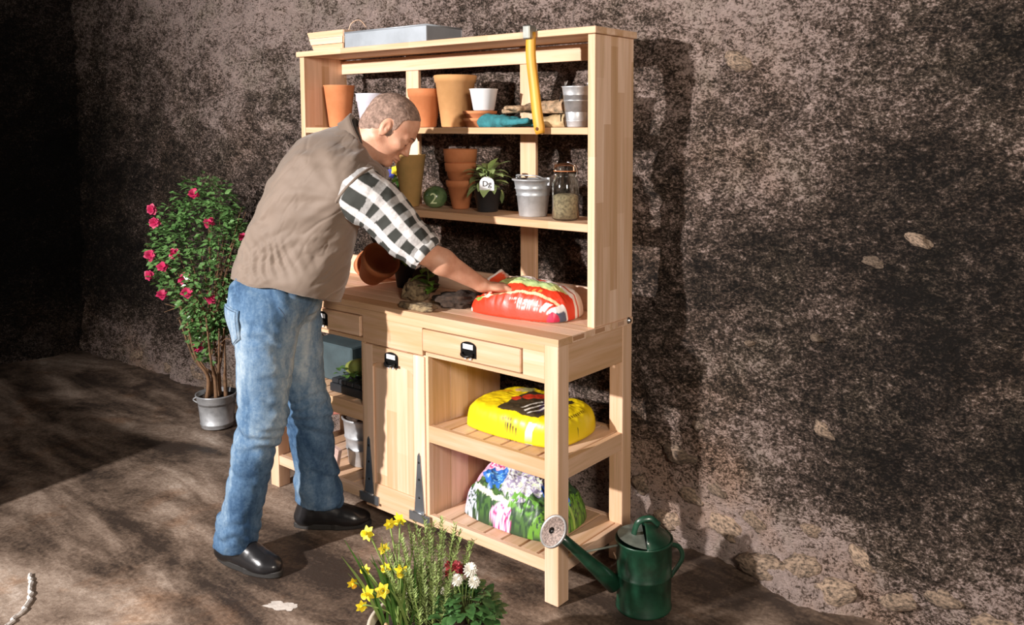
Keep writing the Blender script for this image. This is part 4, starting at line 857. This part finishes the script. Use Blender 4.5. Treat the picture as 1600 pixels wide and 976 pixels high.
# head frame: fx face direction, fu up, fs = person's left
pitch = math.radians(43); yawh = math.radians(8)
HF = np.array([math.cos(pitch) * math.cos(yawh), math.cos(pitch) * math.sin(yawh), -math.sin(pitch)])
HU = np.array([math.sin(pitch) * math.cos(yawh), math.sin(pitch) * math.sin(yawh), math.cos(pitch)]); HS = np.cross(HU, HF)
HC = np.array([.406, .0, 1.576]); HM = np.stack([HF, HS, HU], 1)      # columns
def head_d(P):
    q = (P - HC) @ HM; f, s, u = q[:, 0], np.abs(q[:, 1]), q[:, 2]; q = np.stack([f, s, u], -1)
    d = ell(q, (-.012, 0, .032), (.100, .077, .088))
    d = smin(d, ell(q, (.030, 0, -.030), (.062, .060, .085)), .025)
    d = smin(d, cap(q, (-.010, .050, -.055), (.066, .014, -.100), .020, .018), .025)
    d = smin(d, ell(q, (.074, 0, -.100), (.020, .022, .017)), .014)
    d = smin(d, ell(q, (.058, .042, -.024), (.026, .022, .020)), .014)
    d = smin(d, cap(q, (.084, .006, .022), (.068, .042, .018), .010, .007), .018)
    d = -smin(-d, ell(q, (.095, .031, .000), (.017, .017, .012)), .010)
    d = smin(d, ell(q, (.074, .032, -.001), (.013, .0155, .012)), .005)
    d = smin(d, cap(q, (.086, 0, .006), (.106, 0, -.032), .0075, .0105), .010)
    d = smin(d, ell(q, (.096, .010, -.037), (.011, .009, .007)), .006)
    d = smin(d, ell(q, (.088, 0, -.066), (.016, .024, .010)), .008)
    d = smin(d, cap(q, (.100, 0, -.066), (.086, .022, -.070), .0055, .003), .003)
    d = smin(d, cap(q, (.097, 0, -.078), (.084, .020, -.076), .0065, .003), .003)
    d = -smin(-d, cap(q, (.108, 0, -.0725), (.086, .026, -.0735), .0025, .002), .003)
    d = smin(d, cap(P, HC + HM @ np.array([-.040, 0, -.035]), (.318, 0, 1.500), .060, .060), .03)     # neck
    e = rotm(0, -.22, 0)
    ear = ell(q, (-.012, .076, -.008), (.018, .0085, .033), e)
    ear = -smin(-ear, ell(q, (-.008, .085, -.004), (.010, .006, .020), e), .004)
    ear = smin(ear, ell(q, (-.004, .079, -.012), (.004, .005, .007), e), .003)
    return smin(d, ear, .006)
def finger(P, pts, r0, r1):
    d = None
    for k in range(len(pts) - 1):
        a = r0 + (r1 - r0) * k / (len(pts) - 1); b_ = r0 + (r1 - r0) * (k + 1) / (len(pts) - 1); x = cap(P, pts[k], pts[k + 1], a, b_)
        d = x if d is None else smin(d, x, .003)
    return d
def hand_d(P, wr, X, Z, side):
    """hand from wrist wr along X with back-of-hand normal Z; side +1: thumb towards +Y"""
    X = np.array(X, float); X /= np.linalg.norm(X); Z = np.array(Z, float); Z -= X * (Z @ X); Z /= np.linalg.norm(Z); Y = np.cross(Z, X) * side
    q = (P - np.array(wr)) @ np.stack([X, Y, Z], 1)
    d = cap(q, (-.03, 0, 0), (.015, 0, 0), .029, .026) ; d = ell(q, (.0, 0, 0), (.035, .030, .021))
    d = smin(d, ell(q, (.050, 0, -.001), (.046, .041, .0155)), .015)
    d = smin(d, ell(q, (.030, .026, -.008), (.030, .018, .016)), .012)
    for y, L, sp in ((.028, .92, .006), (.009, 1.0, .002), (-.010, .95, -.003), (-.028, .78, -.009)):
        pts = [(.078, y, .002), (.078 + .040 * L, y + sp, -.008), (.078 + .060 * L, y + sp * 1.5, -.032 * L), (.078 + .064 * L, y + sp * 1.7, -.052 * L)]
        d = smin(d, finger(q, pts, .0100, .0078), .006)
    d = smin(d, finger(q, [(.018, .030, -.010), (.050, .052, -.020), (.078, .056, -.034), (.096, .050, -.048)], .0125, .009), .008)
    return d
SH_R = (.298, -.150, 1.372); EL_R = (.538, -.185, 1.158); WR_R = (.738, -.085, 1.018)
SH_L = (.20, .175, 1.34); EL_L = (.03, .25, 1.12); WR_L = (-.02, .29, .978)
def body_d(P):
    d = head_d(P)
    d = smin(d, cap(P, (.20, .0, 1.42), (.318, 0, 1.500), .080, .060), .03)
    d = smin(d, ell(P, (.17, 0, 1.37), (.12, .16, .11)), .05)
    d = smin(d, cap(P, (.17, 0, 1.37), (.02, 0, 1.02), .12, .13), .06)
    for S, E, Wp, hx, side in ((SH_R, EL_R, WR_R, (.86, .36, -.12), 1), (SH_L, EL_L, WR_L, (.9, .3, -.10), -1)):
        S, E, Wp = map(np.array, (S, E, Wp))
        d = smin(d, cap(P, (.18, S[1] * .6, 1.40), S, .07, .055), .04); d = smin(d, cap(P, S, E, .052, .043), .03)
        M1 = E + (Wp - E) * .35; d = smin(d, cap(P, E, M1, .042, .044), .02); d = smin(d, cap(P, M1, Wp, .044, .026), .02)
        d = smin(d, hand_d(P, Wp + (Wp - E) / np.linalg.norm(Wp - E) * .012, hx, (.2, .0, 1), side), .012)
    return d
V, F = sdf_mesh(body_d, (-.25, -.35, .82), (1.0, .48, 1.72), .0032, B=8)
mesh('body', V, F, SKIN, man, True)
# cropped hair: a thin shell over the scalp
HAIRM, nt, b = mat('cropped_grey_brown_hair'); c = coord(nt)
nt.links.new(ramp(nt, noise(nt, c, 60, 6, .7), [(.32, (.12, .075, .055)), (.48, (.25, .16, .12)), (.66, (.44, .29, .225))]), b.inputs['Base Color']); b.inputs['Roughness'].default_value = .8; bump(nt, b, noise(nt, c, 420, 3, .7), .8, .002)
def hair_d(P):
    q = (P - HC) @ HM; f, s, u = q[:, 0], np.abs(q[:, 1]), q[:, 2]
    d = head_d(P) - .0016 + .0010 * noise3(P * 220)
    line = np.where(f > .0, .036 + f * .85, .0) ; line = np.where(f <= .0, -.005 - .055 * np.clip(-f / .06, 0, 1.2), line)
    line = np.where((f < .022) & (f > -.012), np.minimum(line, -.030), line)       # sideburn
    m = (line - u) + .004 * noise3(q * 120); ear = ell(np.stack([f, s, u], -1), (-.012, .082, -.010), (.024, .020, .040))
    return np.maximum(np.maximum(d, m * .8), -ear)
V, F = sdf_mesh(hair_d, (.22, -.14, 1.40), (.58, .14, 1.74), .0026, B=8, slack=2.2)
mesh('hair', V, F, HAIRM, man, True)
BROW = plain('dark_brow', (.13, .075, .05), .8, bmp=.5, bscale=300)
def head_proj(pts, off=0):
    P = np.array(pts, float)
    for _ in range(10):
        d = head_d(P); e = 1e-3; g = np.stack([(head_d(P + np.eye(3)[k] * e) - d) / e for k in range(3)], -1); g /= np.linalg.norm(g, axis=1)[:, None] + 1e-9; P = P - g * (d - off)[:, None] * .8
    return P
for s in (-1, 1):
    tube('eyelid_crease', head_proj(spline([HC + HM @ np.array(p) for p in ((.085, s * .020, -.008), (.088, s * .031, -.012), (.080, s * .044, -.008))], 10), .0002), .0010, BROW, man, 5)
    P = [HC + HM @ np.array(p) for p in ((.096, s * .014, .021), (.094, s * .028, .027), (.080, s * .046, .022))]; P = head_proj(spline(P, 8), .0004); tube('eyebrow', P, [.0015, .003, .0034, .0034, .003, .0026, .002, .001], BROW, man, 8, .6)
    e = HC + HM @ np.array((.0745, s * .032, -.006)); lathe('eye', [(0, -.010), (.007, -.0075), (.010, 0), (.007, .0075), (0, .010)], PLASTIC_W, man, 16, tuple(e))
# ---- vest
VEST, nt, b = mat('brown_vest_cloth'); c = coord(nt)
nt.links.new(ramp(nt, noise(nt, c, 5, 4), [(.3, (.155, .112, .082)), (.7, (.205, .152, .115))]), b.inputs['Base Color']); b.inputs['Roughness'].default_value = .72; b.inputs['Sheen Weight'].default_value = .25
bump(nt, b, noise(nt, c, 300, 3), .15, .001)
#      back (x,z)      front (x,z)     half width
ST = [((-.185, 1.028), (.222, .935), .205), ((-.182, 1.050), (.235, .965), .210), ((-.175, 1.085), (.245, 1.01), .212), ((-.150, 1.145), (.262, 1.09), .205), ((-.118, 1.225), (.275, 1.16), .200), ((-.076, 1.319), (.300, 1.235), .205),
      ((-.030, 1.405), (.335, 1.295), .212), ((.012, 1.470), (.360, 1.335), .208), ((.055, 1.518), (.378, 1.370), .190), ((.105, 1.550), (.392, 1.400), .165), ((.165, 1.572), (.392, 1.405), .130), ((.215, 1.588), (.388, 1.412), .100), ((.235, 1.592), (.380, 1.415), .085)]
ny_, na = 210, 320
Sarr = np.array([[a[0], a[1], b_[0], b_[1], w_] for a, b_, w_ in ST]); Ssm = spline(np.concatenate([Sarr], 0), ny_)
ang = np.arange(na) * 2 * math.pi / na; yt = math.radians(10); V = []
for k in range(ny_):
    bx, bz, fx_, fz_, hw = Ssm[k]; c = np.array([(bx + fx_) / 2, 0, (bz + fz_) / 2]); A = np.array([(fx_ - bx) / 2, 0, (fz_ - bz) / 2]); L = np.array([-math.sin(yt) * 1, math.cos(yt), 0]) * hw
    ex = .86; ca_, sa_ = np.cos(ang), np.sin(ang); V.append(c + (np.sign(ca_) * np.abs(ca_) ** ex)[:, None] * A * .97 + (np.sign(sa_) * np.abs(sa_) ** ex)[:, None] * L)
V = np.array(V)                      # (ny,na,3)
# scalloped hem: longer at the front, shorter over the hip
hem = np.clip(1 - np.arange(ny_) / 36, 0, 1)[:, None]; side = np.abs(np.sin(ang))[None]
V[:, :, 2] += hem * (.042 * side - .018 * np.exp(-((np.cos(ang)[None] + .45) / .35) ** 2))
du = np.roll(V, -1, 1) - np.roll(V, 1, 1); dv = np.gradient(V, axis=0); Nn = np.cross(du, dv); Nn /= np.linalg.norm(Nn, axis=2, keepdims=True) + 1e-9
if (Nn[70, 0] @ (V[70, 0] - V[70].mean(0))) < 0: Nn = -Nn
q = V.reshape(-1, 3)
w1 = fbm(np.stack([q[:, 0] * 5 + q[:, 2] * 3, q[:, 1] * 5, q[:, 2] * 9 - q[:, 0] * 4], -1), 3)
diag = np.stack([(q[:, 0] * .8 + q[:, 2] * .6) * 3, q[:, 1] * 3, (q[:, 2] * .8 - q[:, 0] * .6) * 16], -1); w2 = 1 - np.abs(fbm(diag, 2)) * 2
# folds fanning from the arm hole and from the gathered waist
gat = np.exp(-(((q[:, 2] - 1.125) / .055) ** 2 + ((q[:, 0] + .005) / .11) ** 2)); fa = np.arctan2(q[:, 2] - 1.125, q[:, 0] + .005)
w3 = np.sin((q[:, 0] * .9 + .35 * q[:, 2]) * 190 + 3 * noise3(q * 12)) * gat
dx_, dz_ = q[:, 0] - .27, q[:, 2] - 1.34; rr = np.hypot(dx_, dz_); fan = np.sin(np.arctan2(dz_, dx_) * 11 + 2 * noise3(q * 7)) * np.exp(-((rr - .15) / .09) ** 2)
def crease(qq, wd): return -np.exp(-(fbm(qq, 3) / wd) ** 2)
c1 = crease(np.stack([(q[:, 0] * .75 + q[:, 2] * .66) * 4, q[:, 1] * 4, (q[:, 2] * .75 - q[:, 0] * .66) * 13 + 3], -1), .10)
c2 = crease(np.stack([(q[:, 0] * .6 + q[:, 2] * .8) * 9, q[:, 1] * 9, (q[:, 2] * .6 - q[:, 0] * .8) * 30], -1), .16) * np.clip(gat * 1.5 + np.exp(-((rr - .16) / .07) ** 2) * .7 + .15, 0, 1)
disp = .011 * w1 + .005 * w2 + .006 * w3 + .0025 * fan - .010 * gat + .0030 * c1 + .0022 * c2 + .002 * noise3(q * np.array([14, 14, 40]))
for S_ in (SH_R, SH_L):
    dd = q - np.array(S_); r2_ = (dd[:, 0] ** 2 + (dd[:, 2]) ** 2 + .25 * dd[:, 1] ** 2); disp = disp + .024 * np.exp(-r2_ / .11 ** 2)
V = V + Nn * disp.reshape(ny_, na, 1)
inner = V[0] + (V[0].mean(0) - V[0]) * .06; inner2 = inner + np.array([0, 0, .05])
VV = np.concatenate([inner2[None], inner[None], V], 0).reshape(-1, 3)
vest = mesh('vest', VV, grid_faces(ny_ + 2, na), VEST, man, True)
# hem seam, side seam
tube('hem_seam', np.vstack([V[6] + Nn[6] * .0005, V[6][:1] + Nn[6][:1] * .0005]), .0014, VEST, vest, 6)
# stand collar
COLR = plain('collar_lining', (.055, .045, .035), .8, bmp=.2); 
def ring(c, A, hw, n=72):
    t = np.arange(n) * 2 * math.pi / n; return np.array(c) + np.cos(t)[:, None] * np.array(A) + np.sin(t)[:, None] * np.array([0, hw, 0])
rings = [ring((.287, 0, 1.494), (.070, 0, -.098), .092), ring((.300, 0, 1.501), (.065, 0, -.102), .084), ring((.308, 0, 1.508), (.059, 0, -.109), .080), ring((.315, 0, 1.514), (.054, 0, -.113), .079), ring((.317, 0, 1.514), (.048, 0, -.105), .072), ring((.300, 0, 1.496), (.050, 0, -.096), .070)]
VC = np.concatenate(rings); VC += (.003 * noise3(VC * 30))[:, None]
collar = mesh('collar', VC, grid_faces(6, 72), VEST, vest, True)
# shirt collar inside
rings = [ring((.300, 0, 1.500), (.050, 0, -.092), .068), ring((.322, 0, 1.515), (.045, 0, -.097), .067), ring((.324, 0, 1.515), (.042, 0, -.094), .064), ring((.305, 0, 1.500), (.045, 0, -.088), .063)]
mesh('shirt_collar', np.concatenate(rings), grid_faces(4, 72), COLR, man, True)
# ---- checked sleeves
PLAID = printed('checked_flannel', .8, .15, .2)
def sleeve(S, E, sgn, r=(.072, .074, .070, .062, .057), parent=man):
    S = np.array(S, float); E = np.array(E, float); d = (E - S) / np.linalg.norm(E - S)
    P = spline([S - d * .02 + np.array([-.01, -sgn * .085, .0]), S + d * .035, S + (E - S) * .4 + np.array([.006, 0, .012]), S + (E - S) * .75, E + d * .01, E + d * .035], 190)
    n = 150; R = np.interp(np.linspace(0, 1, 190), [0, .10, .2, .4, .7, .9, 1], [.060, .082, .094, .088, .074, .062, .060]); T, Nf, B = frames(P)
    t = np.arange(n) * 2 * math.pi / n; V = P[:, None] + R[:, None, None] * (np.cos(t)[None, :, None] * Nf[:, None] + np.sin(t)[None, :, None] * B[:, None]); O_ = V - P[:, None]; O_ /= np.linalg.norm(O_, axis=2, keepdims=True)
    q = V.reshape(-1, 3); al = np.linspace(0, 1, 190)
    wv = .006 * fbm(q * 14, 3) + .0035 * (1 - 2 * np.abs(noise3(np.stack([q @ d * 22, q[:, 1] * 6, q[:, 2] * 9], -1)))) ; V = V + O_ * wv.reshape(190, n, 1)
    s = np.concatenate([[0], np.cumsum(np.linalg.norm(np.diff(P, axis=0), axis=1))]); Uu = s[:, None] + 0 * t[None]; Vv = (t[None] * .0668) + 0 * s[:, None]; per = .060
    Uu = Uu + .004 * noise3(q * 16).reshape(190, n); Vv = Vv + .005 * noise3(q * 11 + 5).reshape(190, n)
    a = (np.mod(Uu / per, 1) < .60).astype(float); b_ = (np.mod(Vv / per, 1) < .60).astype(float); s_ = a + b_
    c = np.zeros((190, n, 3)); c[:] = (.78, .77, .76); c[s_ == 1] = (.60, .58, .57); c[s_ == 2] = (.045, .047, .042)
    # grey shot bands between dark squares
    mm = (s_ == 1); c[mm] = np.where((a[mm] > 0)[:, None], np.array([.58, .56, .55]), np.array([.36, .35, .34])) * (1 + .22 * noise3(q * 260).reshape(190, n)[mm][:, None])
    VV = V.reshape(-1, 3); cc = c.reshape(-1, 3); F = grid_faces(190, n)
    k0 = len(VV); inner = P[-1] + (V[-1] - P[-1]) * .86; back = inner - d * .06; VV = np.concatenate([VV, inner, back]); cc = np.concatenate([cc, np.tile([[.5, .48, .46]], (2 * n, 1))])
    for r_ in range(2):
        o0 = k0 - n + r_ * n; F += [(o0 + j, o0 + (j + 1) % n, o0 + n + (j + 1) % n, o0 + n + j) for j in range(n)]
    sl = mesh('sleeve', VV, F, PLAID, parent, True, cols=cc)
    # rolled cuff
    Pc = np.array([E + d * (-.004 + .010 * k) for k in range(5)]); n2 = 90; T, Nf, B = frames(Pc); Rc = np.array([.060, .067, .069, .067, .058]); t = np.arange(n2) * 2 * math.pi / n2
    Vc = Pc[:, None] + Rc[:, None, None] * (np.cos(t)[None, :, None] * Nf[:, None] + np.sin(t)[None, :, None] * B[:, None]); Vc = Vc.reshape(-1, 3); Vc += (.004 * noise3(Vc * 25))[:, None]
    band = np.tile(np.mod(t * .068 / per, 1) < .5, 5); cc = np.where(band[:, None], np.array([.07, .07, .066]), np.array([.66, .65, .63]))
    mesh('cuff', Vc, grid_faces(5, n2), PLAID, sl, True, cols=cc); return sl
slR = sleeve(SH_R, EL_R, -1); slL = sleeve(SH_L, EL_L, 1)
# arm hole binding of the vest around each sleeve
for S, sgn in ((SH_R, -1), (SH_L, 1)):
    S = np.array(S); t = np.linspace(0, 2 * math.pi, 40); d = np.array(EL_R if sgn < 0 else EL_L) - S; d /= np.linalg.norm(d); a = np.cross(d, (0, 1, 0)); a /= np.linalg.norm(a); b_ = np.cross(d, a)
    ctr = S + d * .012 + np.array([0, -sgn * .004, 0]); tube('armhole_binding', [ctr + a * .098 * math.cos(x) + b_ * .098 * math.sin(x) for x in t], .0055, VEST, vest, 10)
# ---- jeans
JEAN, nt, b = mat('washed_blue_denim'); c = coord(nt); sp = nt.nodes.new('ShaderNodeSeparateXYZ'); nt.links.new(c, sp.inputs[0])
mp = nt.nodes.new('ShaderNodeMapping'); mp.inputs['Scale'].default_value = (1, 1, .35); nt.links.new(c, mp.inputs[0])
n1 = noise(nt, mp.outputs[0], 9, 6, .65, .4); n2 = noise(nt, c, 90, 4, .7); th_ = mth(nt, 'SUBTRACT', .22, mth(nt, 'ABSOLUTE', mth(nt, 'SUBTRACT', sp.outputs[2], .74))); th_ = mth(nt, 'MAXIMUM', th_, -.12)
v = mth(nt, 'ADD', mth(nt, 'ADD', mth(nt, 'MULTIPLY', n1, .75), mth(nt, 'MULTIPLY', n2, .25)), mth(nt, 'MULTIPLY', th_, .55))
nt.links.new(ramp(nt, v, [(.34, (.030, .070, .140)), (.46, (.080, .150, .250)), (.57, (.180, .265, .360)), (.70, (.36, .43, .48))]), b.inputs['Base Color']); b.inputs['Roughness'].default_value = .85; b.inputs['Specular IOR Level'].default_value = .2
bump(nt, b, mth(nt, 'ADD', n2, n1), .3, .003)
HN, KN, AN = (-.022, -.100, .90), (-.043, -.125, .54), (-.148, -.125, .10)
HF2, KF, AF = (-.005, .085, .90), (.042, .130, .50), (.066, .165, .12)
def jeans_d(P, wr=True):
    d = ell(P, (-.008, 0, .985), (.158, .185, .13)); d = smin(d, ell(P, (-.055, -.07, .93), (.115, .10, .11)), .05); d = smin(d, ell(P, (-.045, .07, .93), (.115, .10, .11)), .05)
    n_ = cap(P, HN, KN, .116, .082); n_ = smin(n_, cap(P, KN, AN, .080, .072), .03); n_ = smin(n_, cap(P, (-.140, -.125, .15), (-.152, -.125, .078), .071, .076), .02)
    f_ = cap(P, HF2, KF, .110, .084); f_ = smin(f_, cap(P, KF, AF, .086, .080), .03); f_ = smin(f_, cap(P, (.066, .16, .2), (.072, .165, .105), .08, .088), .02)
    legs = smin(n_, f_, .008); d = smin(d, legs, .05)
    if not wr: return d
    w_ = .0065 * (1 - 2 * np.abs(noise3(np.stack([P[:, 0] * 7, P[:, 1] * 7, P[:, 2] * 17 + P[:, 0] * 14], -1)))) + .007 * noise3(P * np.array([9, 9, 5])) + .0025 * noise3(P * 40)
    knee = np.exp(-((P[:, 2] - .50) / .10) ** 2) + np.exp(-((P[:, 2] - .14) / .07) ** 2) + .6 * np.exp(-((P[:, 2] - .86) / .06) ** 2)
    w_ = w_ + .0035 * knee * np.sin(P[:, 2] * 125 + 6 * noise3(P * 9) + P[:, 0] * 40)
    d = d + w_
    low = np.where(P[:, 1] < .03, .068 - .10 * (P[:, 0] + .16), .105 - .22 * (P[:, 0] - .06)); return np.maximum(d, low - P[:, 2])
V, F = sdf_mesh(jeans_d, (-.36, -.32, .02), (.30, .34, 1.14), .0055, B=8)
jeans = mesh('jeans', V, F, JEAN, man, True)
DSTI = plain('dark_denim_stitch', (.05, .08, .13), .8, bmp=0)
def proj_j(pts, off=.001, it=12):
    P = np.array(pts, float)
    for _ in range(it):
        d = jeans_d(P, False); e = 1e-3; g = np.stack([(jeans_d(P + np.eye(3)[k] * e, False) - d) / e for k in range(3)], -1); g /= np.linalg.norm(g, axis=1)[:, None] + 1e-9; P = P - g * (d - off)[:, None] * .8
    return P
def march(P, off, dr=(-.82, -.57, 0)):
    dr = np.array(dr); P = np.array(P, float) + dr * .12
    for _ in range(40): P = P - dr * (jeans_d(P, False) - off)[:, None] * .8
    return P
# back pocket, laid on the cloth
pk = [(-.150, -.10, .955), (-.085, -.19, .945), (-.080, -.19, .845), (-.115, -.16, .815), (-.155, -.10, .845)]
t = np.linspace(0, 1, 9)[:-1]; edge = np.concatenate([[np.array(pk[k]) * (1 - x) + np.array(pk[(k + 1) % 5]) * x for x in t] for k in range(5)]); cen = edge.mean(0)
Vp = np.concatenate([march(cen + (edge - cen) * s, .001 + .0065 * (s < .99)) for s in (1.0, .975, .7, .35)] + [march([cen], .0075)]); n_ = len(edge)
Fp = grid_faces(4, n_) + [(3 * n_ + j, 3 * n_ + (j + 1) % n_, 4 * n_) for j in range(n_)]
pc = mesh('back_pocket', Vp, Fp, JEAN, jeans, True); tube('pocket_seam', march(np.vstack([cen + (edge - cen) * .93, (cen + (edge - cen) * .93)[:1]]), .0078), .0012, DSTI, pc, 5)
None and tube('side_seam', proj_j([(.01 - .02 * k / 30 - .10 * max(0, k - 15) / 15, -.28, .94 - .028 * k) for k in range(30)], .001), .0022, DSTI, jeans, 5)
tube('front_pocket_seam', proj_j([(.06 + .05 * math.sin(k / 12 * 1.5), -.22, .965 - .006 * k) for k in range(13)], .006), .0014, DSTI, jeans, 5)
# ---- shoes
LEA = plain('black_leather', (.016, .015, .016), .28, bmp=.25, bscale=25, var=.2, spec=.6); SOLE = plain('black_rubber_sole', (.03, .028, .026), .6, bmp=.1)
def shoe(x, y, rz):
    R = rotm(0, 0, rz)
    def f(P):
        q = (P - np.array([x, y, 0])) @ R
        d = ell(q, (.055, 0, .050), (.115, .043, .048)); d = smin(d, ell(q, (.145, -.002, .035), (.078, .048, .036)), .03); d = smin(d, cap(q, (-.035, 0, .05), (-.015, 0, .105), .040, .043), .03)
        d = smin(d, cap(q, (.02, 0, .09), (.11, 0, .055), .032, .026), .02)
        d = d + .0018 * noise3(q * 30); d = -smin(-d, -(.012 - q[:, 2]) * -1 * 0 + 1, .001) if False else d
        return np.maximum(d, .014 - q[:, 2])
    V, F = sdf_mesh(f, (x - .28, y - .28, 0), (x + .28, y + .28, .18), .0042); s = mesh('shoe', V, F, LEA, man, True)
    n = 60; t = np.arange(n) * 2 * math.pi / n; out = np.stack([.075 + .152 * np.cos(t), (.045 + .008 * np.cos(t - .3)) * np.sin(t) * (1 - .12 * (np.cos(t) < 0)), 0 * t], -1); rings = []
    for sc_, z in ((.94, 0), (1, .004), (1, .020), (.97, .024), (.6, .024)): r = (out - [.075, 0, 0]) * sc_ + [.075, 0, 0]; r[:, 2] = z; rings.append(r)
    V = np.concatenate(rings) @ R.T + np.array([x, y, 0]); FF = grid_faces(5, n); FF.append(tuple(range(n))[::-1]); mesh('sole', V, FF, SOLE, s)
    for k in range(4):
        a = .045 + .020 * k; zz = .128 - .0125 * k; P = [np.array([a - .012, sg_ * .026, zz - .012 - .006]) if abs(sg_) == 1 else np.array([a, 0, zz + .001]) for sg_ in (-1, 0, 1)]; P = spline(P, 7) @ R.T + np.array([x, y, 0]); tube('lace', P, .0026, SOLE, s, 6)
    return s
shoe(-.165, -.118, -.44); shoe(.045, .172, .07)
